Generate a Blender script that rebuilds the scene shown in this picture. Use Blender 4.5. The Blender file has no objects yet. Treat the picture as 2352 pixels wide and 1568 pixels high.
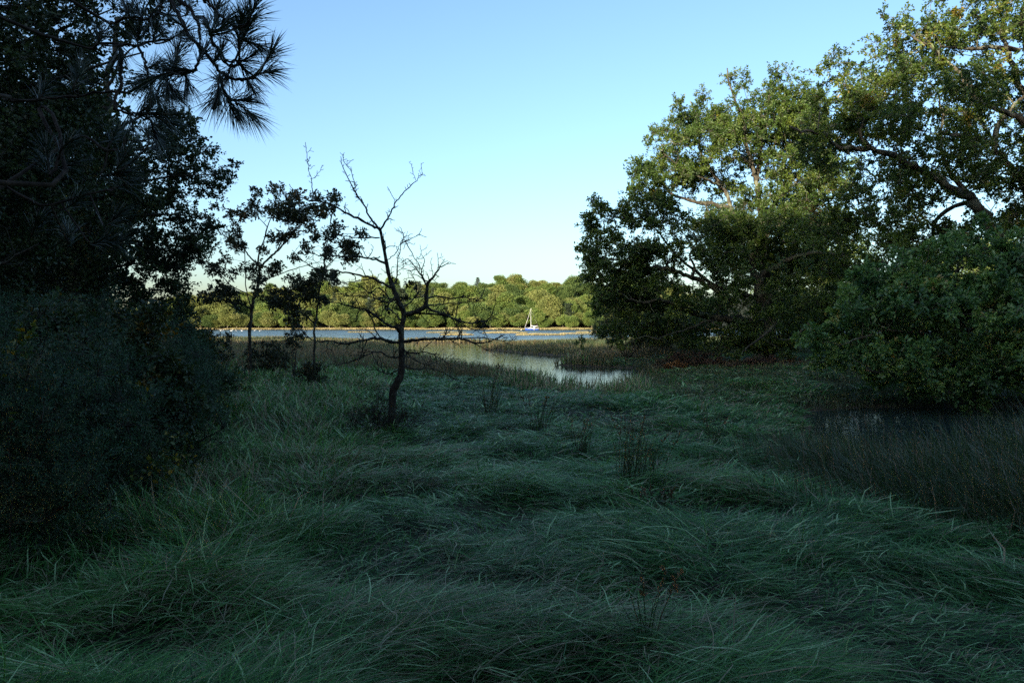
import bpy, math
import numpy as np
from mathutils import Vector, Matrix

scene = bpy.context.scene
R = math.radians

# ------------------------------------------------------------------ camera, sky, sun, exposure
CAM_Z = 2.3
PITCH = R(1.22)
cam_data = bpy.data.cameras.new("camera")
cam_data.lens = 26.0
cam_data.sensor_width = 36.0
cam_data.clip_start = 0.05
cam_data.clip_end = 6000
cam = bpy.data.objects.new("camera", cam_data)
scene.collection.objects.link(cam)
cam.location = (0, 0, CAM_Z)
cam.rotation_euler = (R(90) - PITCH, 0, 0)
scene.camera = cam

SUN_EL = 11.0
SUN_AZ = 30.0        # light travels forward and to the right: the sun stands behind-left of the camera
world = bpy.data.worlds.new("World")
scene.world = world
world.use_nodes = True
nt = world.node_tree
bg = nt.nodes["Background"]
sky = nt.nodes.new("ShaderNodeTexSky")
sky.sky_type = 'NISHITA'
sky.sun_disc = False
sky.sun_elevation = R(SUN_EL)
sky.sun_rotation = R(180 + SUN_AZ)   # compass: 0 = +Y, clockwise
sky.altitude = 0
sky.air_density = 1.0
sky.dust_density = 2.0
sky.ozone_density = 2.8
nt.links.new(sky.outputs[0], bg.inputs[0])
bg.inputs[1].default_value = 0.15

sun_data = bpy.data.lights.new("sun", 'SUN')
sun_data.energy = 4.7
sun_data.angle = R(0.5)
sun_data.color = (1.0, 0.88, 0.66)
sun = bpy.data.objects.new("sun", sun_data)
scene.collection.objects.link(sun)
LIGHT = Vector((math.sin(R(SUN_AZ)) * math.cos(R(SUN_EL)), math.cos(R(SUN_AZ)) * math.cos(R(SUN_EL)), -math.sin(R(SUN_EL))))
sun.rotation_euler = LIGHT.to_track_quat('-Z', 'Y').to_euler()
sun.location = (-30, -50, 40)

scene.view_settings.view_transform = 'Standard'
scene.view_settings.look = 'None'
scene.view_settings.gamma = 1
scene.view_settings.exposure = 1.3
scene.render.film_transparent = False
cy = scene.cycles
cy.max_bounces = 5
cy.diffuse_bounces = 3
cy.sample_clamp_indirect = 0.15
cy.sample_clamp_direct = 0.7
cy.glossy_bounces = 2
cy.transmission_bounces = 2
cy.transparent_max_bounces = 4
cy.use_denoising = False
cy.denoiser = 'OPENIMAGEDENOISE'
cy.denoising_input_passes = 'RGB_ALBEDO_NORMAL'
cy.denoising_prefilter = 'ACCURATE'
cy.use_adaptive_sampling = False
cy.caustics_reflective = False
cy.caustics_refractive = False

# ------------------------------------------------------------------ picture <-> world
F = 740.0
SC = 2.297            # full-view picture is 2352 wide, frame 1024
cp, sp = math.cos(PITCH), math.sin(PITCH)


def P(x, y, Y):
    """point at depth Y seen at (x, y) of the 2352-wide view of the photograph"""
    u = (x / SC - 512.0) / F
    v = (341.3 - y / SC) / F
    dy = cp + v * sp
    dz = -sp + v * cp
    t = Y / dy
    return (u * t, Y, CAM_Z + dz * t)


def c1(x, y): return ((x / 1.4254 + 700) / 1.7134, (y / 1.4254 + 500) / 1.7134)
def c4(x, y): return ((x / 1.96) / 1.7134, (y / 1.96) / 1.7134)
def c6(x, y): return ((x / 1.3067 + 2250) / 1.7134, (y / 1.3067) / 1.7134)
def c7(x, y): return ((x / 1.3213 + 2250) / 1.7134, (y / 1.3213 + 1100) / 1.7134)
def c9(x, y): return ((x / 2.352 + 2250) / 1.7134, (y / 2.352 + 950) / 1.7134)
def c10(x, y): return ((x / 2.24 + 3100) / 1.7134, (y / 2.24 + 900) / 1.7134)


# ------------------------------------------------------------------ numpy helpers
def RNG(s): return np.random.default_rng(s)


def _hash(ix, iy, s):
    h = (ix * 374761393 + iy * 668265263 + s * 982451653) & 0xFFFFFFFF
    h = ((h ^ (h >> 13)) * 1274126177) & 0xFFFFFFFF
    return ((h ^ (h >> 16)) & 0xFFFF) / 65535.0


def vnoise(x, y, s=0):
    x = np.asarray(x, float); y = np.asarray(y, float)
    ix = np.floor(x).astype(np.int64); iy = np.floor(y).astype(np.int64)
    fx = x - ix; fy = y - iy
    fx = fx * fx * (3 - 2 * fx); fy = fy * fy * (3 - 2 * fy)
    a = _hash(ix, iy, s); b = _hash(ix + 1, iy, s); c = _hash(ix, iy + 1, s); d = _hash(ix + 1, iy + 1, s)
    return (a * (1 - fx) + b * fx) * (1 - fy) + (c * (1 - fx) + d * fx) * fy


def fbm(x, y, s=0, o=3):
    r = 0; a = 0.5; t = 0
    for k in range(o):
        r = r + a * vnoise(x * 2 ** k, y * 2 ** k, s + k); t += a; a *= 0.5
    return r / t


def in_poly(x, y, poly):
    p = np.asarray(poly, float); n = len(p)
    ins = np.zeros(x.shape, bool)
    for i in range(n):
        x1, y1 = p[i]; x2, y2 = p[(i + 1) % n]
        if y1 == y2: continue
        c = ((y1 > y) != (y2 > y)) & (x < (x2 - x1) * (y - y1) / (y2 - y1) + x1)
        ins ^= c
    return ins


def poly_dist(x, y, poly):
    p = np.asarray(poly, float); n = len(p)
    d = np.full(x.shape, 1e9)
    for i in range(n):
        a = p[i]; b = p[(i + 1) % n]; e = b - a
        t = np.clip(((x - a[0]) * e[0] + (y - a[1]) * e[1]) / (e @ e + 1e-12), 0, 1)
        d = np.minimum(d, (x - a[0] - t * e[0]) ** 2 + (y - a[1] - t * e[1]) ** 2)
    return np.sqrt(d)


def sstep(a, b, x):
    t = np.clip((x - a) / (b - a), 0, 1)
    return t * t * (3 - 2 * t)


def unit(v):
    return v / (np.linalg.norm(v, axis=-1, keepdims=True) + 1e-12)


class Buf:
    """verts + faces (by size) + per-vertex tint, built as one mesh"""
    def __init__(self): self.v = []; self.t = []; self.f = {3: [], 4: []}; self.n = 0

    def add(self, v, faces, tint=0.5):
        v = np.asarray(v, np.float32).reshape(-1, 3)
        for q in faces:
            if len(q): self.f[q.shape[1]].append(q.astype(np.int64) + self.n)
        tt = np.asarray(tint, np.float32)
        self.t.append(np.full(len(v), float(tt), np.float32) if tt.ndim == 0 else tt)
        self.v.append(v); self.n += len(v)

    def mesh(self, name, smooth=True):
        me = bpy.data.meshes.new(name)
        if not self.n: return me
        v = np.concatenate(self.v)
        q4 = np.concatenate(self.f[4]) if self.f[4] else np.zeros((0, 4), np.int64)
        q3 = np.concatenate(self.f[3]) if self.f[3] else np.zeros((0, 3), np.int64)
        loops = np.concatenate([q4.ravel(), q3.ravel()]).astype(np.int32)
        starts = np.concatenate([np.arange(len(q4)) * 4, len(q4) * 4 + np.arange(len(q3)) * 3]).astype(np.int32)
        me.vertices.add(len(v)); me.vertices.foreach_set("co", v.ravel())
        me.loops.add(len(loops)); me.loops.foreach_set("vertex_index", loops)
        me.polygons.add(len(starts)); me.polygons.foreach_set("loop_start", starts)
        me.polygons.foreach_set("use_smooth", np.full(len(starts), smooth, bool))
        a = me.attributes.new("tint", 'FLOAT', 'POINT'); a.data.foreach_set("value", np.concatenate(self.t))
        me.update(calc_edges=True)
        return me


def obj(name, buf, mat, parent=None, loc=(0, 0, 0), smooth=True):
    me = buf.mesh(name, smooth) if isinstance(buf, Buf) else buf
    if mat is not None and not me.materials: me.materials.append(mat)
    o = bpy.data.objects.new(name, me)
    scene.collection.objects.link(o)
    if parent is not None: o.parent = parent
    o.location = loc
    return o


def tag(o, label=None, cat=None, group=None, kind=None):
    if label: o["label"] = label
    if cat: o["category"] = cat
    if group: o["group"] = group
    if kind: o["kind"] = kind
    return o


def thing(name, loc, label, cat, group=None):
    o = bpy.data.objects.new(name, None); scene.collection.objects.link(o)
    o.location = loc; o.empty_display_size = 0.3
    return tag(o, label, cat, group)


def local(buf_pts, loc): return np.asarray(buf_pts, float) - np.asarray(loc, float)


# ---- tubes ---------------------------------------------------------
def smooth_path(pts, sub=4, jit=0, rng=None):
    p = np.asarray(pts, float)
    if len(p) < 3: 
        t = np.linspace(0, 1, sub + 1)[:, None]; q = p[0] * (1 - t) + p[-1] * t
    else:
        e = np.vstack([2 * p[0] - p[1], p, 2 * p[-1] - p[-2]]); out = []
        for i in range(len(p) - 1):
            a, b, c, d = e[i:i + 4]
            for k in range(sub):
                t = k / sub
                out.append(0.5 * (2 * b + (c - a) * t + (2 * a - 5 * b + 4 * c - d) * t * t + (3 * b - a - 3 * c + d) * t ** 3))
        out.append(p[-1]); q = np.array(out)
    if jit and rng is not None and len(q) > 2: q[1:-1] += rng.normal(0, jit, (len(q) - 2, 3))
    return q


def tubes(buf, pts, rad, sides=5, tint=0.5):
    """batch of tubes: pts [N,K,3], rad [N,K]"""
    pts = np.asarray(pts, float); rad = np.asarray(rad, float)
    if pts.ndim == 2: pts = pts[None]; rad = rad[None]
    N, K, _ = pts.shape
    if N == 0: return
    d = np.empty_like(pts); d[:, 1:-1] = pts[:, 2:] - pts[:, :-2]; d[:, 0] = pts[:, 1] - pts[:, 0]; d[:, -1] = pts[:, -1] - pts[:, -2]
    d = unit(d)
    mean = unit(pts[:, -1] - pts[:, 0])
    ref = np.where(np.abs(mean[:, 2:3]) > 0.8, np.array([[1.0, 0, 0]]), np.array([[0, 0, 1.0]]))[:, None, :]
    a = unit(np.cross(d, np.broadcast_to(ref, d.shape))); b = np.cross(d, a)
    ang = np.arange(sides) * 2 * np.pi / sides
    ring = a[:, :, None] * np.cos(ang)[None, None, :, None] + b[:, :, None] * np.sin(ang)[None, None, :, None]
    v = pts[:, :, None] + ring * rad[:, :, None, None]
    idx = np.arange(N * K * sides).reshape(N, K, sides)
    nx = np.roll(idx, -1, 2)
    q = np.stack([idx[:, :-1], nx[:, :-1], nx[:, 1:], idx[:, 1:]], -1).reshape(-1, 4)
    tt = np.repeat(np.broadcast_to(np.asarray(tint, float), (N,)), K * sides)
    buf.add(v.reshape(-1, 3), [q], tt)


def limb(buf, pts, r0, r1, rng=None, jit=0.0, sub=4, sides=7, power=1.0):
    q = smooth_path(pts, sub, jit, rng)
    s = np.concatenate([[0], np.cumsum(np.linalg.norm(np.diff(q, axis=0), axis=1))]); s /= s[-1]
    r = r0 + (r1 - r0) * s ** power
    if rng is not None: r = r * (1 + 0.08 * rng.standard_normal(len(r)))
    tubes(buf, q, np.abs(r) + 1e-4, sides, 0.5)
    return q, r


# ---- leaves -----------------------------------------------------------
def leaves(buf, pos, axis, L, wr, rng, tint, up=0.6, fold=0.22):
    """6-vertex leaves folded along the midrib"""
    n = len(pos)
    if n == 0: return
    axis = unit(axis)
    nrm = unit(rng.standard_normal((n, 3)) + np.array([0, 0, up]))
    side = unit(np.cross(axis, nrm)); nrm = np.cross(side, axis)
    L = np.broadcast_to(np.asarray(L, float), (n,)); W = L * wr
    loc = np.array([[0, 0, 0], [.38, .5, .5], [.78, .42, .42], [1, 0, -.15], [.78, -.42, .42], [.38, -.5, .5]])
    u = loc[:, 0][None, :, None] * L[:, None, None] * axis[:, None, :]
    s = loc[:, 1][None, :, None] * W[:, None, None] * side[:, None, :]
    w = (loc[:, 2] * fold * 2)[None, :, None] * W[:, None, None] * nrm[:, None, :]
    v = pos[:, None, :] + u + s + w
    base = (np.arange(n) * 6)[:, None]
    q = np.concatenate([base + np.array([0, 1, 2, 3]), base + np.array([0, 3, 4, 5])])
    buf.add(v.reshape(-1, 3), [q], np.repeat(np.broadcast_to(tint, (n,)), 6))


def foliage(lb, tb, centers, radii, rng, shoots=9, per=10, L=0.1, wr=0.55, up=0.5, twig_r=0.006, from_dir=None, lift=0.25, tintmid=0.5, tintsp=0.2, flat=0.75):
    """clumps of leafy shoots; lb leaf buffer, tb twig buffer (may be None)"""
    C = np.asarray(centers, float); n = len(C)
    rad = np.broadcast_to(np.asarray(radii, float), (n,))
    d = rng.standard_normal((n, shoots, 3)); d[..., 2] = d[..., 2] * flat + lift
    d = unit(d)
    ln = rad[:, None] * rng.uniform(0.45, 1.15, (n, shoots))
    mid = C[:, None] + d * ln[..., None] * 0.5 + rng.standard_normal((n, shoots, 3)) * (0.08 * rad)[:, None, None]
    tip = C[:, None] + d * ln[..., None] + np.array([0, 0, -0.06]) * ln[..., None]
    st = np.broadcast_to(C[:, None], tip.shape)
    if tb is not None:
        pts = np.stack([st, mid, tip], 2).reshape(-1, 3, 3)
        rr = np.tile(np.array([twig_r, twig_r * .7, twig_r * .35]), (len(pts), 1))
        tubes(tb, pts, rr, 3, 0.5)
    t = rng.uniform(0.25, 1.0, (n, shoots, per, 1)) ** 0.8
    pos = (st[:, :, None] * (1 - t) ** 2 + 2 * mid[:, :, None] * t * (1 - t) + tip[:, :, None] * t * t)
    pos = pos + rng.standard_normal(pos.shape) * (0.07 * rad)[:, None, None, None]
    ax = d[:, :, None] * 0.7 + rng.standard_normal(pos.shape) * 0.75
    ct = np.clip(tintmid + tintsp * rng.standard_normal((n, 1, 1)) + 0.6 * tintsp * rng.standard_normal((n, shoots, per)), 0, 1)
    leaves(lb, pos.reshape(-1, 3), ax.reshape(-1, 3), L * rng.uniform(0.5, 1.4, n * shoots * per), wr, rng, ct.reshape(-1), up)


def boughs_of(C, k, sx, sz, rng):
    """k leafy clumps in a flattened spray round each bough centre"""
    C = np.repeat(C, k, 0)
    o = rng.standard_normal(C.shape) * np.array([sx, sx, sz])
    return C + o + np.array([0, 0, -1.0]) * (np.hypot(o[:, 0], o[:, 1]) ** 2)[:, None] * .12 / sx


def fill_outline(poly, Y, thick, n, rng, edge=0.25, back=1.0, hollow=None, inset=0.0):
    """clump centres inside a crown whose silhouette is poly (picture units); real depth from a rounded section"""
    p = np.array([(x, y) for x, y in poly], float)
    lo, hi = p.min(0), p.max(0)
    out = []
    m = Y / (F * SC)
    while len(out) < n:
        x = rng.uniform(lo[0], hi[0], n * 2); y = rng.uniform(lo[1], hi[1], n * 2)
        ok = in_poly(x, y, p)
        x, y = x[ok], y[ok]
        d = poly_dist(x, y, p) * m
        if hollow is not None:
            k = rng.uniform(0, 1, len(x)) > hollow(x, y)
            x, y, d = x[k], y[k], d[k]
        if inset:
            k = d > inset * rng.uniform(.4, 1.1, len(d))
            x, y, d = x[k], y[k], d[k]
        th = np.minimum(thick, edge + np.sqrt(np.maximum(d, 0) * thick) * 0.9)
        dz = rng.uniform(-1, 1, len(x)) * th
        # keep the same visual place at its own depth
        for a, b, c in zip(x, y, dz):
            out.append(P(a, b, Y + (c if c < 0 else c * back)))
            if len(out) >= n: break
    return np.array(out[:n])


def connect(tb, nodes, nrad, centers, rng, r=0.03, sag=0.1, every=1):
    """grow a twig from the nearest woody node to each clump centre; later clumps may hang on earlier twigs"""
    nodes = np.asarray(nodes, float)
    C = np.asarray(centers, float)
    d0 = np.array([np.min(np.sum((nodes - c) ** 2, 1)) for c in C])
    P_ = [nodes]; allp = nodes.copy()
    lim = len(nodes) + 4 * len(C) + 4
    buf = np.empty((lim, 3)); buf[:len(nodes)] = nodes; k = len(nodes)
    lev = np.zeros(lim)
    paths = []; rads = []
    for i in np.argsort(d0):
        c = C[i]
        dd = np.sum((buf[:k] - c) ** 2, 1) + lev[:k] * 0.4 + np.maximum(0, buf[:k, 2] - c[2]) * 0.5
        j = int(np.argmin(dd)); s = buf[j]
        L = np.linalg.norm(c - s)
        t = np.array([0, .33, .66, 1.0])[:, None]
        q = s * (1 - t) + c * t
        q[1:3] += rng.normal(0, 0.09 * L, (2, 3)); q[1:3, 2] += sag * L * 0.5
        r0 = r * min(1.0, 0.35 + 0.25 * L) * (0.75 ** lev[j])
        paths.append(q); rads.append([r0, r0 * .75, r0 * .55, r0 * .35])
        buf[k:k + 3] = q[1:]; lev[k:k + 3] = lev[j] + 1; k += 3
    tubes(tb, np.array(paths), np.array(rads), 4, 0.5)


# ---- grass blades -----------------------------------------------------
def blades(buf, base, az, a0, a1, L, w, tint, rng, K=3):
    n = len(base)
    th = a0[:, None] + (a1 - a0)[:, None] * (np.arange(K) + 0.5)[None] / K
    h = np.stack([np.cos(az), np.sin(az), np.zeros(n)], 1)
    step = np.sin(th)[..., None] * h[:, None] + np.cos(th)[..., None] * np.array([0, 0, 1.0])
    step = step * (L / K)[:, None, None]
    step[..., 0:2] += rng.normal(0, 0.16, (n, K, 2)) * (L / K)[:, None, None]
    c = np.concatenate([np.zeros((n, 1, 3)), np.cumsum(step, 1)], 1) + base[:, None]
    tw = rng.uniform(-0.9, 0.9, n) + az + np.pi / 2
    sd = np.stack([np.cos(tw), np.sin(tw), rng.uniform(-.3, .3, n)], 1)
    prof = np.array([0.8, 1.0, 0.75, 0.0])[:K + 1] if K == 3 else np.array([0.9, 0.85, 0.0])
    off = sd[:, None] * (w[:, None] * prof[None])[..., None] * 0.5
    l = c - off; r = c + off
    V = np.concatenate([np.stack([l[:, :K], r[:, :K]], 2).reshape(n, 2 * K, 3), c[:, K:K + 1]], 1)
    m = 2 * K + 1
    b = (np.arange(n) * m)[:, None]
    qs = [b + np.array([2 * k, 2 * k + 1, 2 * k + 3, 2 * k + 2]) for k in range(K - 1)]
    tr = b + np.array([2 * K - 2, 2 * K - 1, 2 * K])
    buf.add(V.reshape(-1, 3), [np.concatenate(qs), tr], np.repeat(tint, m))


# ------------------------------------------------------------------ materials
def new_mat(name):
    m = bpy.data.materials.new(name); m.use_nodes = True
    t = m.node_tree; t.nodes.clear()
    out = t.nodes.new("ShaderNodeOutputMaterial")
    return m, t, out


def ramp(t, stops):
    r = t.nodes.new("ShaderNodeValToRGB")
    el = r.color_ramp.elements
    while len(el) < len(stops): el.new(0.5)
    for e, (p, c) in zip(el, stops): e.position = p; e.color = (*c, 1)
    return r


def leaf_mat(name, stops, trans=0.3, rough=0.45, spec=0.35, noise=0.0, nscale=0.5):
    m, t, out = new_mat(name)
    at = t.nodes.new("ShaderNodeAttribute"); at.attribute_name = "tint"
    r = ramp(t, stops)
    if noise:
        nz = t.nodes.new("ShaderNodeTexNoise"); nz.inputs["Scale"].default_value = nscale; nz.inputs["Detail"].default_value = 2
        geo = t.nodes.new("ShaderNodeNewGeometry"); t.links.new(geo.outputs["Position"], nz.inputs["Vector"])
        ma = t.nodes.new("ShaderNodeMath"); ma.operation = 'MULTIPLY_ADD'; ma.inputs[1].default_value = noise * 2; ma.inputs[2].default_value = -noise
        t.links.new(nz.outputs[0], ma.inputs[0])
        ad = t.nodes.new("ShaderNodeMath"); ad.operation = 'ADD'
        t.links.new(ma.outputs[0], ad.inputs[0]); t.links.new(at.outputs["Fac"], ad.inputs[1])
        t.links.new(ad.outputs[0], r.inputs[0])
    else:
        t.links.new(at.outputs["Fac"], r.inputs[0])
    p = t.nodes.new("ShaderNodeBsdfPrincipled")
    p.inputs["Roughness"].default_value = rough
    p.inputs["Specular IOR Level"].default_value = spec
    t.links.new(r.outputs[0], p.inputs["Base Color"])
    if trans > 0:
        tr = t.nodes.new("ShaderNodeBsdfTranslucent")
        hs = t.nodes.new("ShaderNodeHueSaturation"); hs.inputs["Hue"].default_value = 0.47; hs.inputs["Saturation"].default_value = 1.15; hs.inputs["Value"].default_value = 1.2
        t.links.new(r.outputs[0], hs.inputs["Color"]); t.links.new(hs.outputs[0], tr.inputs["Color"])
        mx = t.nodes.new("ShaderNodeMixShader"); mx.inputs[0].default_value = trans
        t.links.new(p.outputs[0], mx.inputs[1]); t.links.new(tr.outputs[0], mx.inputs[2])
        t.links.new(mx.outputs[0], out.inputs[0])
    else:
        t.links.new(p.outputs[0], out.inputs[0])
    return m


def bark_mat(name, c0, c1_, scale=14, lichen=None):
    m, t, out = new_mat(name)
    tc = t.nodes.new("ShaderNodeTexCoord")
    mp = t.nodes.new("ShaderNodeMapping"); mp.inputs["Scale"].default_value = (1, 1, 0.35)
    t.links.new(tc.outputs["Object"], mp.inputs[0])
    nz = t.nodes.new("ShaderNodeTexNoise"); nz.inputs["Scale"].default_value = scale; nz.inputs["Detail"].default_value = 5
    t.links.new(mp.outputs[0], nz.inputs["Vector"])
    r = ramp(t, [(0.35, c0), (0.65, c1_)])
    t.links.new(nz.outputs[0], r.inputs[0])
    p = t.nodes.new("ShaderNodeBsdfPrincipled"); p.inputs["Roughness"].default_value = 0.9; p.inputs["Specular IOR Level"].default_value = 0.2
    col = r.outputs[0]
    if lichen:
        n2 = t.nodes.new("ShaderNodeTexNoise"); n2.inputs["Scale"].default_value = scale * 0.35; n2.inputs["Detail"].default_value = 4
        t.links.new(tc.outputs["Object"], n2.inputs["Vector"])
        r2 = ramp(t, [(0.5, (0, 0, 0)), (0.62, (1, 1, 1))]); t.links.new(n2.outputs[0], r2.inputs[0])
        mx = t.nodes.new("ShaderNodeMixRGB"); t.links.new(r2.outputs[0], mx.inputs[0]); t.links.new(col, mx.inputs[1]); mx.inputs[2].default_value = (*lichen, 1)
        col = mx.outputs[0]
    t.links.new(col, p.inputs["Base Color"])
    bp = t.nodes.new("ShaderNodeBump"); bp.inputs["Strength"].default_value = 0.6; bp.inputs["Distance"].default_value = 0.02
    t.links.new(nz.outputs[0], bp.inputs["Height"]); t.links.new(bp.outputs[0], p.inputs["Normal"])
    t.links.new(p.outputs[0], out.inputs[0])
    return m


def plain_mat(name, col, rough=0.5, spec=0.5, metal=0.0, vary=0.0, scale=3):
    m, t, out = new_mat(name)
    p = t.nodes.new("ShaderNodeBsdfPrincipled"); p.inputs["Roughness"].default_value = rough
    p.inputs["Specular IOR Level"].default_value = spec; p.inputs["Metallic"].default_value = metal
    nz = t.nodes.new("ShaderNodeTexNoise"); nz.inputs["Scale"].default_value = scale; nz.inputs["Detail"].default_value = 4
    tc = t.nodes.new("ShaderNodeTexCoord"); t.links.new(tc.outputs["Object"], nz.inputs["Vector"])
    k = 1 - vary
    r = ramp(t, [(0.35, tuple(c * k for c in col)), (0.65, col)]); t.links.new(nz.outputs[0], r.inputs[0])
    t.links.new(r.outputs[0], p.inputs["Base Color"])
    t.links.new(p.outputs[0], out.inputs[0])
    return m


M = {}
M["oak_leaf"] = leaf_mat("oak leaf", [(0.0, (0.034, 0.066, 0.020)), (0.45, (0.072, 0.128, 0.026)), (0.88, (0.14, 0.185, 0.026)), (1.0, (0.24, 0.17, 0.035))], 0.42, 0.4, 0.5)
M["oak_leaf_pale"] = leaf_mat("pale oak leaf", [(0.0, (0.050, 0.115, 0.038)), (0.5, (0.105, 0.215, 0.062)), (0.9, (0.20, 0.31, 0.075)), (1.0, (0.30, 0.23, 0.06))], 0.38, 0.38, 0.55)
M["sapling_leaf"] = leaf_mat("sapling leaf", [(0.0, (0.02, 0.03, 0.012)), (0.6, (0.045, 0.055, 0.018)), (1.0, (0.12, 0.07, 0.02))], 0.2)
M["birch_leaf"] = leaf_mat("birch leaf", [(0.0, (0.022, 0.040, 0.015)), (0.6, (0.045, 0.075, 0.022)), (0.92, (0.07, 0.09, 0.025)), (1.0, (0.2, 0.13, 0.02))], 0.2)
M["willow_leaf"] = leaf_mat("willow leaf", [(0.0, (0.05, 0.075, 0.03)), (0.6, (0.09, 0.12, 0.05)), (1.0, (0.15, 0.16, 0.06))], 0.3)
M["bramble_leaf"] = leaf_mat("bramble leaf", [(0.0, (0.03, 0.055, 0.02)), (0.6, (0.06, 0.11, 0.03)), (0.85, (0.15, 0.17, 0.03)), (1.0, (0.34, 0.24, 0.03))], 0.25)
M["needle"] = leaf_mat("pine needle", [(0.0, (0.018, 0.032, 0.018)), (1.0, (0.04, 0.065, 0.035))], 0.08, 0.35, 0.5)
M["gorse"] = leaf_mat("gorse spine", [(0.0, (0.028, 0.074, 0.036)), (0.6, (0.055, 0.125, 0.058)), (1.0, (0.16, 0.13, 0.06))], 0.2)
M["bracken"] = leaf_mat("dead bracken", [(0.0, (0.10, 0.05, 0.02)), (0.5, (0.26, 0.12, 0.035)), (1.0, (0.42, 0.26, 0.10))], 0.3)
M["heath"] = leaf_mat("brown heath", [(0.0, (0.05, 0.03, 0.022)), (0.6, (0.10, 0.058, 0.04)), (1.0, (0.09, 0.10, 0.04))], 0.2)
M["grass"] = leaf_mat("meadow grass", [(0.0, (0.014, 0.058, 0.018)), (0.35, (0.064, 0.205, 0.050)), (0.66, (0.15, 0.35, 0.085)), (0.72, (0.40, 0.58, 0.28)), (0.78, (0.20, 0.18, 0.10)), (1.0, (0.44, 0.36, 0.23))], 0.3, 0.45, 0.16)
M["rush"] = leaf_mat("rush stem", [(0.0, (0.024, 0.060, 0.022)), (0.45, (0.055, 0.105, 0.040)), (0.7, (0.12, 0.088, 0.050)), (1.0, (0.32, 0.24, 0.15))], 0.2)
M["reed"] = leaf_mat("marsh reed", [(0.0, (0.055, 0.085, 0.035)), (0.4, (0.11, 0.115, 0.05)), (0.7, (0.19, 0.135, 0.07)), (1.0, (0.32, 0.23, 0.12))], 0.3)
M["pale_grass"] = leaf_mat("pale saltmarsh grass", [(0.0, (0.22, 0.21, 0.09)), (0.6, (0.40, 0.34, 0.17)), (1.0, (0.52, 0.42, 0.24))], 0.25)
M["far_leaf_a"] = leaf_mat("far oak leaf", [(0.0, (0.065, 0.112, 0.028)), (0.5, (0.130, 0.190, 0.048)), (1.0, (0.215, 0.25, 0.07))], 0.25, 0.6, 0.2)
M["far_leaf_b"] = leaf_mat("far dark leaf", [(0.0, (0.045, 0.080, 0.028)), (0.5, (0.085, 0.135, 0.040)), (1.0, (0.14, 0.18, 0.055))], 0.25, 0.6, 0.2)
M["far_leaf_c"] = leaf_mat("far olive leaf", [(0.0, (0.10, 0.125, 0.038)), (0.5, (0.175, 0.205, 0.062)), (1.0, (0.26, 0.26, 0.095))], 0.25, 0.6, 0.2)
M["far_leaf_d"] = leaf_mat("far autumn leaf", [(0.0, (0.14, 0.105, 0.03)), (0.5, (0.25, 0.17, 0.05)), (1.0, (0.22, 0.20, 0.06))], 0.25, 0.6, 0.2)
M["far_leaf_e"] = leaf_mat("far conifer leaf", [(0.0, (0.028, 0.045, 0.028)), (1.0, (0.06, 0.08, 0.045))], 0.1, 0.6, 0.2)
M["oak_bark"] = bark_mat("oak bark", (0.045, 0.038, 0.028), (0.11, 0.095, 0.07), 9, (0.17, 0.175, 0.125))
M["shade_bark"] = bark_mat("shaded oak bark", (0.03, 0.028, 0.02), (0.075, 0.07, 0.05), 9, (0.10, 0.12, 0.07))  # oak bark darkened for the low oak, its shade put into the colour
M["dark_bark"] = bark_mat("dark bark", (0.02, 0.018, 0.014), (0.055, 0.048, 0.036), 16, (0.09, 0.095, 0.07))
M["thorn_bark"] = bark_mat("thorn bark", (0.016, 0.014, 0.012), (0.045, 0.038, 0.03), 30, (0.075, 0.08, 0.06))
M["pine_bark"] = bark_mat("pine bark", (0.03, 0.02, 0.015), (0.07, 0.05, 0.036), 20)
M["pale_bark"] = bark_mat("pale bark", (0.15, 0.13, 0.10), (0.32, 0.28, 0.22), 4)


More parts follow.
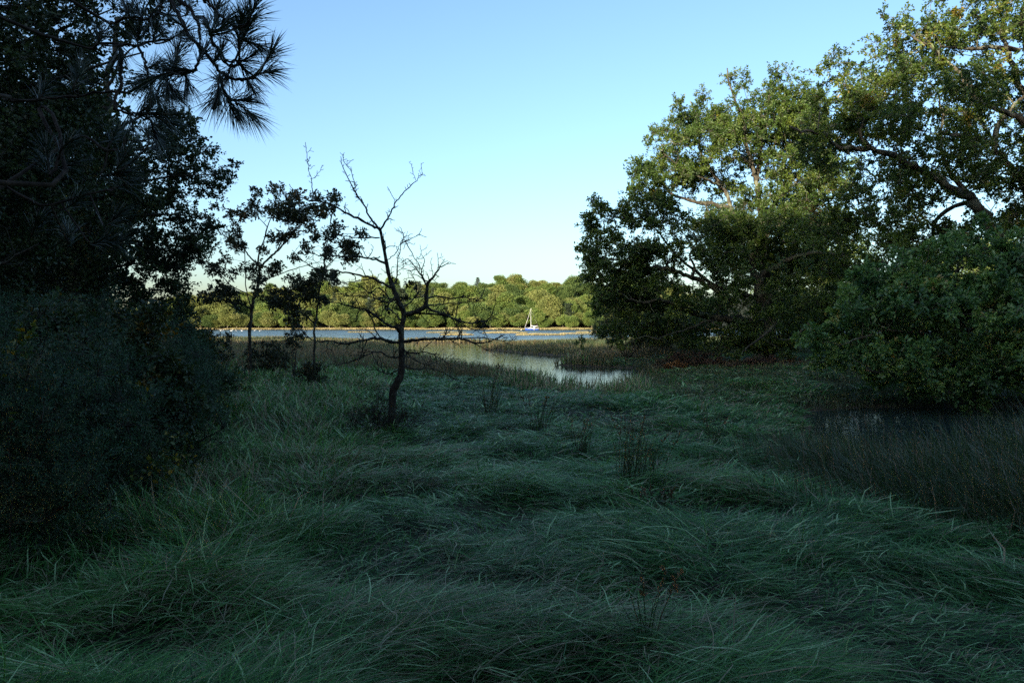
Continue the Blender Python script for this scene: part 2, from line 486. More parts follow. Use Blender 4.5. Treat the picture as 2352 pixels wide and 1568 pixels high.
def ground_mat():
    m, t, out = new_mat("marsh soil")
    geo = t.nodes.new("ShaderNodeNewGeometry")
    n1 = t.nodes.new("ShaderNodeTexNoise"); n1.inputs["Scale"].default_value = 1.7; n1.inputs["Detail"].default_value = 8
    n2 = t.nodes.new("ShaderNodeTexNoise"); n2.inputs["Scale"].default_value = 26; n2.inputs["Detail"].default_value = 6
    t.links.new(geo.outputs["Position"], n1.inputs["Vector"]); t.links.new(geo.outputs["Position"], n2.inputs["Vector"])
    r1 = ramp(t, [(0.3, (0.016, 0.018, 0.010)), (0.55, (0.030, 0.036, 0.016)), (0.75, (0.06, 0.048, 0.028))])
    t.links.new(n1.outputs[0], r1.inputs[0])
    mx = t.nodes.new("ShaderNodeMixRGB"); mx.blend_type = 'MULTIPLY'; mx.inputs[0].default_value = 0.8
    r2 = ramp(t, [(0.3, (0.35, 0.35, 0.35)), (0.7, (1.2, 1.2, 1.2))]); t.links.new(n2.outputs[0], r2.inputs[0])
    t.links.new(r1.outputs[0], mx.inputs[1]); t.links.new(r2.outputs[0], mx.inputs[2])
    # wet mud close to the waterline
    sx = t.nodes.new("ShaderNodeSeparateXYZ"); t.links.new(geo.outputs["Position"], sx.inputs[0])
    mr = t.nodes.new("ShaderNodeMapRange"); mr.inputs["From Min"].default_value = 0.06; mr.inputs["From Max"].default_value = 0.16
    t.links.new(sx.outputs["Z"], mr.inputs["Value"])
    mud = t.nodes.new("ShaderNodeMixRGB"); mud.inputs[1].default_value = (0.075, 0.058, 0.038, 1)
    t.links.new(mr.outputs[0], mud.inputs[0]); t.links.new(mx.outputs[0], mud.inputs[2])
    p = t.nodes.new("ShaderNodeBsdfPrincipled"); p.inputs["Roughness"].default_value = 0.85; p.inputs["Specular IOR Level"].default_value = 0.25
    t.links.new(mud.outputs[0], p.inputs["Base Color"])
    bp = t.nodes.new("ShaderNodeBump"); bp.inputs["Strength"].default_value = 0.7; bp.inputs["Distance"].default_value = 0.05
    t.links.new(n2.outputs[0], bp.inputs["Height"]); t.links.new(bp.outputs[0], p.inputs["Normal"])
    t.links.new(p.outputs[0], out.inputs[0])
    return m


def water_mat():
    m, t, out = new_mat("estuary water")
    geo = t.nodes.new("ShaderNodeNewGeometry")
    sx = t.nodes.new("ShaderNodeSeparateXYZ"); t.links.new(geo.outputs["Position"], sx.inputs[0])

    def noise(scale, sy, detail):
        mp = t.nodes.new("ShaderNodeMapping"); mp.inputs["Scale"].default_value = (scale * 0.55, scale * sy, 1)
        mp.inputs["Rotation"].default_value = (0, 0, 0.25)
        t.links.new(geo.outputs["Position"], mp.inputs[0])
        nz = t.nodes.new("ShaderNodeTexNoise"); nz.inputs["Scale"].default_value = 1; nz.inputs["Detail"].default_value = detail
        t.links.new(mp.outputs[0], nz.inputs["Vector"])
        return nz.outputs[0]
    fine = noise(5.0, 1.6, 3)      # creek ripples
    wind = noise(0.9, 1.5, 4)      # open-river chop
    patch = noise(0.05, 1.8, 2)    # calmer lanes on the river
    mr = t.nodes.new("ShaderNodeMapRange"); mr.inputs["From Min"].default_value = 95; mr.inputs["From Max"].default_value = 150
    t.links.new(sx.outputs["Y"], mr.inputs["Value"])
    rp = ramp(t, [(0.36, (0.3, 0.3, 0.3)), (0.52, (1, 1, 1))]); t.links.new(patch, rp.inputs[0])
    am = t.nodes.new("ShaderNodeMath"); am.operation = 'MULTIPLY'; t.links.new(mr.outputs[0], am.inputs[0]); t.links.new(rp.outputs[0], am.inputs[1])
    b1 = t.nodes.new("ShaderNodeBump"); b1.inputs["Distance"].default_value = 0.008; b1.inputs["Strength"].default_value = 0.5
    t.links.new(fine, b1.inputs["Height"])
    rip = noise(1.1, 2.4, 2)
    b3 = t.nodes.new("ShaderNodeBump"); b3.inputs["Distance"].default_value = 0.005; b3.inputs["Strength"].default_value = 1.0
    t.links.new(rip, b3.inputs["Height"]); t.links.new(b1.outputs[0], b3.inputs["Normal"])
    b2 = t.nodes.new("ShaderNodeBump"); b2.inputs["Distance"].default_value = 0.10
    t.links.new(wind, b2.inputs["Height"]); t.links.new(am.outputs[0], b2.inputs["Strength"]); t.links.new(b3.outputs[0], b2.inputs["Normal"])
    p = t.nodes.new("ShaderNodeBsdfPrincipled"); p.inputs["Base Color"].default_value = (0.018, 0.030, 0.030, 1)
    p.inputs["Roughness"].default_value = 0.03; p.inputs["IOR"].default_value = 1.33; p.inputs["Specular IOR Level"].default_value = 0.5
    rr = t.nodes.new("ShaderNodeMapRange"); rr.inputs["To Min"].default_value = 0.03; rr.inputs["To Max"].default_value = 0.34
    t.links.new(am.outputs[0], rr.inputs["Value"]); t.links.new(rr.outputs[0], p.inputs["Roughness"])
    t.links.new(b2.outputs[0], p.inputs["Normal"])
    t.links.new(p.outputs[0], out.inputs[0])
    return m


# ------------------------------------------------------------------ land and water
RIVER = [(-900, 135), (-70, 112), (-26, 100), (-16, 90), (-11.5, 71), (-7.6, 52), (-5.4, 45), (-3.5, 37.5), (-1.1, 33), (0.9, 28), (1.8, 24.4), (2.7, 23.7),
         (3.7, 25.2), (5.0, 28), (6.0, 33), (6.3, 36.5), (6.9, 39.5), (5.0, 41.5), (2.8, 43), (3.4, 45), (6.5, 48), (7.8, 50.5), (6.0, 53), (3.6, 56.5),
         (0.5, 64), (-2, 71), (-2.9, 75), (-1.5, 79), (3, 82), (8, 86), (14, 94), (26, 104), (60, 118), (900, 150), (900, 455), (300, 440), (60, 432), (-60, 430), (-250, 436), (-900, 450)]
POND = [(5.7, 13.2), (6.0, 11.4), (8.0, 10.5), (12, 10.8), (17, 12.2), (40, 16), (40, 25), (24, 22.2), (17, 21.2), (13, 20.8), (10, 20.8), (7.8, 19.6), (6.3, 16.2)]
ISLES = [(-9.5, 104, 6.5, 1.8, .25), (-21, 238, 6.0, 3.2, .3), (-2, 226, 6.6, 7.5, .35), (6.5, 178, 6.6, 4.2, .26), (-13.5, 178, 4.0, 3.4, .22), (30, 255, 8, 3.2, .3), (18, 205, 5, 1.8, .2), (-50, 250, 5, 1.6, .18)]


def water_sd(x, y):
    """metres from the water's edge, positive on land"""
    x = np.asarray(x, float); y = np.asarray(y, float)
    wob = (vnoise(x * 0.9, y * 0.9, 41) - 0.5) * 0.7 * sstep(1.5, 6, np.hypot(x, y))
    d1 = poly_dist(x, y, RIVER); d1 = np.where(in_poly(x, y, RIVER), -d1, d1)
    d2 = poly_dist(x, y, POND); d2 = np.where(in_poly(x, y, POND), -d2, d2)
    d = np.minimum(d1, d2) + wob
    for cx, cy_, rx, ry, h in ISLES:
        q = np.hypot((x - cx) / rx, (y - cy_) / ry)
        q = q + (vnoise(x * 0.35, y * 0.22, 9) - 0.5) * 0.7
        d = np.maximum(d, (1 - q) * min(rx, ry))
    return d


def height(x, y):
    x = np.asarray(x, float); y = np.asarray(y, float)
    d = water_sd(x, y)
    land = 0.16 * sstep(0, 0.5, d) + 0.30 * sstep(0.5, 7, d) + 0.22 * sstep(5, 22, d) * sstep(60, 15, y)
    land = land + (fbm(x * 0.55, y * 0.7, 3) - 0.5) * 0.26 * sstep(0.2, 3, d) * sstep(80, 20, y) + (fbm(x * 1.0, y * 1.3, 21 + 40, 2) - 0.5) * 0.18 * sstep(0.5, 2.5, d) * sstep(22, 10, y)
    near = sstep(14, 2, np.hypot(x, y))
    land = land + 0.08 * near
    wet = -0.7 * sstep(0, 2.5, -d)
    h = np.where(d > 0, land, wet)
    hill = sstep(436, 550, y) * (12.5 + 12 * sstep(-240, -60, x) - 2 * sstep(-20, 80, x)) + sstep(560, 900, y) * 6
    far = sstep(425, 440, y)
    return h + hill * far * (0.9 + 0.2 * vnoise(x * 0.02, y * 0.02, 77))


def build_ground():
    xs = [0.0]
    while xs[-1] < 2600: xs.append(xs[-1] + (0.32 if xs[-1] < 20 else 0.32 + (xs[-1] - 20) * 0.035))
    xs = np.array(sorted(set([-a for a in xs] + xs)))
    ys = [-3.0]
    while ys[-1] < 3500: ys.append(ys[-1] + max(0.28, 0.0105 * ys[-1]))
    yb = [-3.3]
    while yb[-1] > -700: yb.append(yb[-1] - 0.5 - 0.1 * (-3 - yb[-1]))
    ys = np.array(sorted(yb) + ys)
    X, Y = np.meshgrid(xs, ys)
    Z = height(X, Y)
    v = np.stack([X, Y, Z], -1).reshape(-1, 3)
    ny, nx = X.shape
    i = np.arange(ny * nx).reshape(ny, nx)
    q = np.stack([i[:-1, :-1], i[:-1, 1:], i[1:, 1:], i[1:, :-1]], -1).reshape(-1, 4)
    b = Buf(); b.add(v, [q], 0.5)
    tag(obj("ground", b, ground_mat()), "dark marshy ground under the grass, sloping to the creek", None, None, "structure")
    wv = np.array([[-2600, 10, 0], [2600, 10, 0], [2600, 900, 0], [-2600, 900, 0]], float)
    b = Buf(); b.add(wv, [np.array([[0, 1, 2, 3]])], 0.5)
    tag(obj("water", b, water_mat()), "blue tidal river with a calm creek winding in from it", None, None, "structure")


build_ground()


def sample_wedge(n, y0, y1, p, rng, margin=2.5, slope=0.74):
    """points in the view's ground wedge, density ~ y^-p"""
    g = np.linspace(y0, y1, 600)
    pdf = (2 * (slope * g + margin)) * np.maximum(g, 2.0) ** (-p)
    c = np.cumsum(pdf); c /= c[-1]
    y = np.interp(rng.uniform(0, 1, n), c, g) + rng.normal(0, (y1 - y0) / 1200, n)
    x = rng.uniform(-1, 1, n) * (slope * np.maximum(y, 0) + margin)
    return x, y


def rush_zone(x, y):
    """dark tall rushes before the pond"""
    poly = [(4.6, 14), (3.9, 11.5), (2.9, 9.2), (3.0, 7.2), (4.0, 5.6), (5.2, 4.9), (12, 5.6), (22, 10), (24, 15), (14, 11.8), (9.5, 11.2), (7.0, 11.2), (6.1, 12.2), (5.9, 14)]
    d = poly_dist(x, y, poly); d = np.where(in_poly(x, y, poly), d, -d)
    return d + (vnoise(x * .8, y * .8, 55) - .5) * 1.6


def build_grass():
    rng = RNG(11)
    b = Buf()
    x, y = sample_wedge(680000, 0.6, 45, 1.35, rng)
    sd = water_sd(x, y)
    # lusher grass close to the trunk and at left, flattened sward in the middle
    keep = (sd > 0.12)
    rz = rush_zone(x, y)
    keep &= ~((rz > 0.3) & (rng.uniform(0, 1, len(x)) < 0.6))
    keep &= ~((x < -0.42 * y - 1.0) & (y > 16) & (rng.uniform(0, 1, len(x)) < 0.6))
    # tussocks: leave hollows between them
    hol = 0.5 * fbm(x * 0.95 + 3, y * 1.25, 21) + 0.5 * fbm(x * 1.0, y * 1.3, 61, 2)
    keep &= rng.uniform(0, 1, len(x)) < 0.60 + 0.5 * sstep(0.38, 0.54, hol)
    x, y, sd, hol = x[keep], y[keep], sd[keep], hol[keep]
    n = len(x)
    z = height(x, y)
    dist = np.hypot(x, y)
    stand = sstep(0.2, -2.2, x + 0.12 * y) * sstep(3.5, 6.0, y)           # rank standing grass at left
    flow = np.pi * (0.04 + 0.30 * (fbm(x * .34, y * .4, 5) - 0.5) * 2.0 + 0.75 * (fbm(x * 1.5, y * 1.9, 15, 2) - .5)) + np.where(vnoise(x * 1.1, y * 1.2, 8) > 0.45, 0, np.pi)
    az = flow + rng.normal(0, 0.55 + 0.8 * stand, n)
    az = np.where(rng.uniform(0, 1, n) < 0.30, rng.uniform(0, 2 * np.pi, n), az)
    tus = sstep(0.32, 0.68, hol)
    L = (0.13 + 0.20 * tus) * rng.uniform(0.55, 1.6, n) + 0.22 * stand * rng.uniform(0.3, 1.1, n)
    mat = rng.uniform(0, 1, n) < 0.84 - 0.62 * stand                       # blades lying in the thatch
    a0 = np.where(mat, np.clip(rng.normal(1.26, 0.17, n), .7, 1.5), np.clip(rng.normal(0.6, 0.3, n) - 0.35 * stand, 0, 1.3))
    a1 = np.where(mat, np.clip(rng.normal(1.66, 0.16, n), 1.2, 2.0), np.clip(rng.normal(1.72, 0.3, n) - 0.5 * stand * rng.uniform(0, 1.3, n), 0.3, 2.1))
    z = z + np.where(mat, rng.uniform(0, 0.17, n) * (0.25 + tus), 0) * sstep(0.1, 1.2, sd)
    up = (rng.uniform(0, 1, n) < 0.022) & ~mat
    a0[up] *= 0.4; a1[up] = rng.uniform(0.4, 1.2, up.sum())
    bank = sstep(2.6, .8, sd) * (y > 17) * (y < 46) * (x < 4.5) * (rng.uniform(0, 1, n) < .55)
    L = L + bank * rng.uniform(.1, .42, n); a0 = np.where(bank > .3, np.abs(rng.normal(.08, .15, n)), a0); a1 = np.where(bank > .3, a0 + np.abs(rng.normal(.5, .4, n)), a1); z = np.where(bank > .3, height(x, y), z)
    w = np.maximum(0.0036 * rng.uniform(0.6, 1.6, n), 0.00115 * dist * rng.uniform(0.6, 1.3, n))
    patch = fbm(x * .25, y * .25, 31)
    tint = np.clip(0.33 + 0.3 * (hol - .5) + rng.normal(0, 0.19, n) + 0.5 * (patch - .5), 0, 0.67)
    pale = rng.uniform(0, 1, n) < 0.08 + 0.06 * stand; tint[pale] = 0.72; w = np.where(pale, w * 1.5, w)  # pale blades: skylight highlights put into the blade colour
    dry = rng.uniform(0, 1, n) < 0.11 + 0.16 * stand + 0.20 * sstep(.5, .7, fbm(x * .5, y * .5, 61))
    dry |= (bank > .3) & (rng.uniform(0, 1, n) < .4)
    tint[dry] = rng.uniform(0.74, 1.0, dry.sum())
    blades(b, np.stack([x, y, z - 0.01], 1), az, a0, a1, L, w, tint, rng, 3)
    tag(obj("meadow_grass", b, M["grass"]), "long matted green grass lying over in swirls across the whole clearing", "grass", None, "stuff")

    # tall thin rushes in front of the pond
    b = Buf()
    x, y = sample_wedge(300000, 4.0, 14.5, 0.8, rng, 6)
    rz = rush_zone(x, y)
    wd = water_sd(x, y)
    emerg = (wd < -.2) & (wd > -4.0) & (x > 5) & (y < 15) & (y > 9.5) & (rng.uniform(0, 1, len(x)) < .2 * vnoise(x * .9, y * .9, 77))
    keep = emerg | (rz > -0.3) & (wd > -0.5) & (rng.uniform(0, 1, len(x)) < sstep(-0.6, 1.6, rz) * (0.28 + 0.7 * sstep(.38, .6, fbm(x * .9, y * .9, 91))))
    x, y, rz = x[keep], y[keep], rz[keep]
    n = len(x); dist = np.hypot(x, y)
    az = rng.normal(2.9, 0.9, n)
    L = rng.uniform(0.5, 1.08, n) * (0.65 + 0.35 * sstep(0, 1.2, rz)) * (0.55 + 0.85 * vnoise(x * .8, y * .8, 99)) * (1 + .3 * sstep(4.5, 7, x)) * (1.0 - 0.35 * sstep(8.5, 12, y))
    a0 = np.abs(rng.normal(0.08, 0.2, n)); a1 = a0 + np.abs(rng.normal(0.25, 0.4, n))
    leafy = rng.uniform(0, 1, n) < 0.35
    a1[leafy] += 0.9
    w = np.maximum(0.003 * rng.uniform(0.7, 1.4, n), 0.0010 * dist * rng.uniform(.6, 1.1, n))
    tint = np.clip(rng.normal(0.34, 0.2, n) + 0.4 * (fbm(x * .6, y * .6, 95) - .5), 0, .8)
    dry = rng.uniform(0, 1, n) < 0.11; tint[dry] = rng.uniform(.75, 1, dry.sum())
    L = np.where(rz < -.3, rng.uniform(.5, .95, n), L)
    blades(b, np.stack([x, y, np.maximum(height(x, y), -.1) - .02], 1), az, a0, a1, L, w, tint, rng, 3)
    tag(obj("rush_bed", b, M["rush"]), "dense dark brown-green rushes standing before the pond under the oak", "rushes", None, "stuff")

    # brown marsh reed on the low land each side of the creek
    b = Buf()
    x, y = sample_wedge(330000, 20, 118, 1.15, rng, 3, 0.72)
    sd = water_sd(x, y)
    keep = ((sd > -0.12) | ((sd > -2.2) & (x > 3.4) & (x < 7) & (y > 24) & (y < 37) & (rng.uniform(0, 1, len(x)) < .05))) & ~((x < 4) & (y < 26 + 3 * vnoise(x, y, 2))) 
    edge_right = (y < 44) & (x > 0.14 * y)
    x, y, sd, er = x[keep], y[keep], sd[keep], edge_right[keep]
    n = len(x); dist = np.hypot(x, y)
    pn = fbm(x * .12, y * .12, 71)
    L = rng.uniform(0.35, 0.72, n) * (0.75 + 0.5 * pn) * np.where(er, 0.5, 1)
    az = rng.uniform(0, 2 * np.pi, n); a0 = np.abs(rng.normal(0.05, .12, n)); a1 = a0 + np.abs(rng.normal(.3, .35, n)) + np.where(er, .6, 0)
    w = np.maximum(0.004, 0.00095 * dist * rng.uniform(.6, 1.2, n))
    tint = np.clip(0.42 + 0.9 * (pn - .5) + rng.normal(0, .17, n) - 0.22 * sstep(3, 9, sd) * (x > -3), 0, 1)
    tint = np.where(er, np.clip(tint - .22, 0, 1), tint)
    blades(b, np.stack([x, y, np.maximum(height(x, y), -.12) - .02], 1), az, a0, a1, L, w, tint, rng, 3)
    tag(obj("marsh_reed", b, M["reed"]), "brown marsh reed along both banks of the creek", "reeds", None, "stuff")

    # pale saltmarsh grass: islets in the river and the fringe of the far shore
    b = Buf(); px = []; py = []; pl = []; pw = []
    for cx, cy_, rx, ry, h in ISLES:
        m = int(rx * ry * 300 + 4000)
        x = cx + rng.uniform(-1.5, 1.5, m) * rx; y = cy_ + rng.uniform(-1.5, 1.5, m) * ry
        k = water_sd(x, y) > 0.05
        px.append(x[k]); py.append(y[k]); pl.append(rng.uniform(.12, .34, k.sum())); pw.append(np.full(k.sum(), 0.06 if cy_ < 150 else 0.10))
    x = rng.uniform(-245, 125, 150000); y = 428 + rng.uniform(0, 14, 150000)
    k = water_sd(x, y) > 0.1
    x = x[k]; y = y[k]; g = vnoise(x * .11, y * .2, 19); k2_ = rng.uniform(0, 1, len(x)) < .25 + 1.1 * g; x = x[k2_]; y = y[k2_]; g = g[k2_]
    px.append(x); py.append(y); pl.append(rng.uniform(.35, .75, len(x)) * (.5 + 1.1 * g)); pw.append(np.full(len(x), .3))
    x = np.concatenate(px); y = np.concatenate(py); L = np.concatenate(pl); w = np.concatenate(pw); n = len(x)
    az = rng.uniform(0, 2 * np.pi, n); a0 = np.abs(rng.normal(0.1, .2, n)); a1 = a0 + np.abs(rng.normal(.5, .4, n))
    tint = np.clip(rng.normal(.5, .22, n) + (vnoise(x * .2, y * .2, 4) - .5) * .6, 0, 1)
    blades(b, np.stack([x, y, height(x, y) - .02], 1), az, a0, a1, L, w, tint, rng, 2)
    tag(obj("saltmarsh_grass", b, M["pale_grass"]), "sunlit straw-coloured saltmarsh grass on the river islets and along the far shore", "marsh grass", None, "stuff")


build_grass()


# ------------------------------------------------------------------ the far wood: every tree a thing, crowns shared
def far_crown(seed, h, r, kind):
    rng = RNG(seed); b = Buf(); tb = Buf()
    if kind == "broad":
        lob = 30
        u = unit(rng.standard_normal((lob, 3))); u[:, 2] = u[:, 2] * .8 + .15
        c = np.array([0, 0, h * .46]) + u * np.array([r * .7, r * .7, h * .34]) * rng.uniform(.55, 1.2, (lob, 1))
        c[0] = (rng.normal(0, r * .2), rng.normal(0, r * .2), h * .5); c[1] = (rng.normal(0, r * .25), 0, h * .72)
        lr = r * rng.uniform(.2, .5, lob)
        per = 640
        d = unit(rng.standard_normal((lob, per, 3)))
        pos = c[:, None] + d * lr[:, None, None] * rng.uniform(.55, 1.15, (lob, per, 1)) * np.array([1, 1, .8])
        pos[..., 2] = np.maximum(pos[..., 2], 0.4)
        ax = unit(d * np.array([1, 1, .4]) + rng.standard_normal(d.shape) * .7)
        tint = np.clip(.5 + .2 * rng.standard_normal((lob, 1)) + .14 * rng.standard_normal((lob, per)), 0, 1)
        leaves(b, pos.reshape(-1, 3), ax.reshape(-1, 3), rng.uniform(.26, .62, lob * per), .8, rng, tint.reshape(-1), .5, .12)
        limb(tb, [(0, 0, -1), (.1, .1, h * .3), (0, 0, h * .7)], r * .06, r * .02, rng, 0, 3, 6)
        for k in range(5):
            limb(tb, [(0, 0, h * .25 + k * .5), tuple(c[k + 1] * [.5, .5, .8]), tuple(c[k + 1])], r * .03, r * .01, rng, .1, 3, 4)
    else:                                                     # layered conifer
        zz = np.linspace(h * (.15 if kind == "fir" else .5), h * .98, 13 if kind == "fir" else 8)
        for k, z in enumerate(zz):
            f = (h * 1.0 - z) / h
            rr = r * (f * 1.1 + .06) if kind == "fir" else r * (.55 + .45 * rng.uniform(-1, 1)) * min(1, (h - z) / h * 4 + .25)
            for a in rng.uniform(0, 2 * np.pi, 8 if kind == "fir" else 5):
                L = rr * rng.uniform(.6, 1.15)
                e = np.array([math.cos(a) * L, math.sin(a) * L, z + (.12 * L if kind == "pine" else -.12 * L)])
                tubes(tb, np.array([[0, 0, z], e]), np.array([.07, .03]), 4)
                m = 34 if kind == "fir" else 60
                t = rng.uniform(.2, 1, m)[:, None] if kind == "fir" else rng.uniform(.5, 1.05, m)[:, None]
                pos = np.array([0, 0, z]) * (1 - t) + e * t + rng.normal(0, .22 if kind == "fir" else .5, (m, 3)) * np.array([1, 1, .5])
                ax = np.array([math.cos(a), math.sin(a), .1]) + rng.normal(0, .7, (m, 3))
                leaves(b, pos, ax, rng.uniform(.4, .8, m), .45, rng, np.clip(rng.normal(.5, .25, m), 0, 1), .8, .1)
        limb(tb, [(0, 0, -1), (.15, 0, h * .5), (0, 0, h)], .26, .05, rng, 0, 3, 6)
    return b, tb


def build_far_wood():
    rng = RNG(5)
    protos = []
    spec = [("broad", 17, 6.6, "a"), ("broad", 19, 7.2, "b"), ("broad", 16, 6.2, "c"), ("broad", 18, 6.8, "a"), ("broad", 14, 6.0, "c"), ("broad", 12, 5.0, "d"), ("fir", 17, 4.2, "e"), ("pine", 18, 4.2, "e"), ("broad", 15, 6.5, "b")]
    for i, (kind, h, r, mk) in enumerate(spec):
        b, tb = far_crown(100 + i, h, r, kind)
        cm = b.mesh("crown"); cm.materials.append(M["far_leaf_" + mk])
        tm = tb.mesh("trunk"); tm.materials.append(M["pale_bark"] if kind == "pine" else M["oak_bark"])
        protos.append((cm, tm, kind, mk))
    # copies of a broad crown with other leaf colours
    var = {}
    for i in range(9):
        cm, tm, kind, mk = protos[i]
        for k2 in "abcd":
            if kind != "broad": var[i, k2] = cm; continue
            if k2 == mk: var[i, k2] = cm
            else:
                c2 = cm.copy(); c2.materials.clear(); c2.materials.append(M["far_leaf_" + k2]); c2.name = "crown"; var[i, k2] = c2
    words = {"a": "fresh green", "b": "dark green", "c": "pale olive", "d": "rust-tinged"}
    ranks = ["front rank by the water", "second rank above the shore", "third rank up the slope", "fourth rank up the slope", "skyline rank up the slope", "hindmost rank over the brow"]
    rows = [(437, 6.8, .68), (447, 9.4, 1.0), (461, 9.4, 1.06), (478, 9.2, 1.06), (499, 8.6, 1.0), (522, 8.4, .98)]
    first = True
    nreg = 0
    for ri, (Y0, sp_, sc) in enumerate(rows):
        x = -232.0 + ri * 3
        while x < 112:
            if x > 70 and ri < 2 and rng.uniform() < .25: x += sp_; continue
            i = int(rng.choice([0, 1, 2, 3, 4, 8])); 
            k2 = str(rng.choice(list("abc"), p=[.45, .25, .30] if x > -90 else [.40, .12, .48]))
            u = rng.uniform()
            if u < .035: i = 7
            elif u < .055 and ri > 2: i = 6
            elif u < .050: k2 = "d"
            cm, tm, kind, _ = protos[i]
            s = sc * .93 * (rng.uniform(.88, 1.16) if ri < 4 else rng.uniform(.94, 1.06))
            px, py = x + rng.normal(0, 1.6), Y0 + rng.normal(0, 2.0)
            if kind == "broad":
                lab = f"{words[k2]} rounded tree of the {ranks[ri]} across the river"; nm = "broadleaf_tree"
            elif kind == "fir":
                lab = f"dark pointed conifer among the {ranks[ri]} across the river"; nm = "conifer_tree"
            else:
                lab = f"bare-stemmed pale-trunked pine in the {ranks[ri]} across the river"; nm = "pine_tree"
            place(nm, var[i, k2], tm, px, py, s, rng.uniform(0, 6.28), lab, "trees of the far wood")
            x += sp_ * rng.uniform(.72, 1.2)
    # the ones a viewer can pick out
    cm, tm, kind, _ = protos[6]
    X, Y, Z = P(1097, 700, 545); place("conifer_tree", cm, tm, X, Y, 1.0, 1.0, "tallest dark conifer, poking above the far wood's skyline", "trees of the far wood")
    cm, tm, kind, _ = protos[6]
    X, Y, Z = P(893, 700, 548); place("conifer_tree", cm, tm, X, Y, .78, 2.0, "small pointed conifer on the far skyline behind the bare thorn tree", "trees of the far wood")
    cm, tm = var[5, "d"], protos[5][1]
    X, Y, Z = P(1268, 700, 474); place("broadleaf_tree", cm, tm, X, Y, 1.12, .4, "orange-brown autumn tree behind the moored sailboat, on the far slope", "trees of the far wood")
    cm, tm = protos[7][0], protos[7][1]
    X, Y, Z = P(1306, 700, 446); place("pine_tree", cm, tm, X, Y, .95, .4, "pale-stemmed pine standing clear right of the moored sailboat's mast", "trees of the far wood")


def place(nm, cm, tm, x, y, s, rot, label, group):
    z = float(height(np.array([x]), np.array([y]))[0])
    t = thing(nm, (x, y, z - .2), label, "tree", group)
    t.scale = (1.2 * s * (1 + .16 * math.sin(rot * 7)), 1.2 * s * (1 + .16 * math.cos(rot * 5)), s * (1 + .15 * math.sin(rot * 11))); t.rotation_euler.z = rot
    obj("trunk", tm, None, t); obj("crown", cm, None, t)
    return t


build_far_wood()


# ------------------------------------------------------------------ general tree builder
def gz(x, y): return float(height(np.array([x]), np.array([y]))[0])


def tree(name, base, label, cat, group, limbs, clumps, leafmat, bark, rng, crad=.55, shoots=9, per=10, L=.1, wr=.55, twig_r=.006, conn_r=.035, tintmid=.5, tintsp=.16, up=.5, twigs=True, flat=.75, lift=.25, only=None):
    """limbs: list of (points world, r0, r1); clumps world centres"""
    t = thing(name, base, label, cat, group)
    tb = Buf(); nodes = []
    for pts, r0, r1 in limbs:
        q, r = limb(tb, local(pts, base), r0, r1, rng, jit=r0 * .25, sub=4, sides=8 if r0 > .08 else 5)
        nodes.append(q if r0 < .1 else q[len(q) // 3:])
    nodes = np.concatenate(nodes)
    C = local(clumps, base)
    sel = C if only is None else C[:only]
    connect(tb, nodes, None, sel, rng, conn_r)
    lb = Buf()
    foliage(lb, tb if twigs else None, C, crad * rng.uniform(.7, 1.25, len(C)), rng, shoots, per, L, wr, up, twig_r, tintmid=tintmid, tintsp=tintsp, flat=flat, lift=lift)
    obj("trunk", tb, bark, t)
    obj("crown", lb, leafmat, t)
    return t


def bare_boughs(C, limbs, rng, ang=.017, p=.8, rmin=.05):
    """thin the leaf clumps on the clearing side of the thick limbs, so the limbs show"""
    C = np.asarray(C); eye = np.array([0, 0, CAM_Z])
    keep = np.ones(len(C), bool)
    dc = np.linalg.norm(C - eye, axis=1); uc = (C - eye) / dc[:, None]
    for pts, r0, r1 in limbs:
        if r0 < rmin: continue
        q = smooth_path(pts, 6); n = max(3, int(len(q) * .8)); q = q[:n]
        dq = np.linalg.norm(q - eye, axis=1); uq = (q - eye) / dq[:, None]
        a = np.linalg.norm(uc[:, None] - uq[None], axis=2)
        j = a.argmin(1)
        keep &= ~((a.min(1) < ang) & (dc < dq[j] + .5) & (rng.uniform(0, 1, len(C)) < p))
    return C[keep]


def path(fn, pts, Y, dY=0.0):
    """picture polyline -> world, depth drifting by dY along it"""
    n = len(pts); out = []
    for i, p in enumerate(pts):
        x, y = fn(*p) if fn else p
        out.append(P(x, y, Y + dY * i / max(1, n - 1)))
    return out


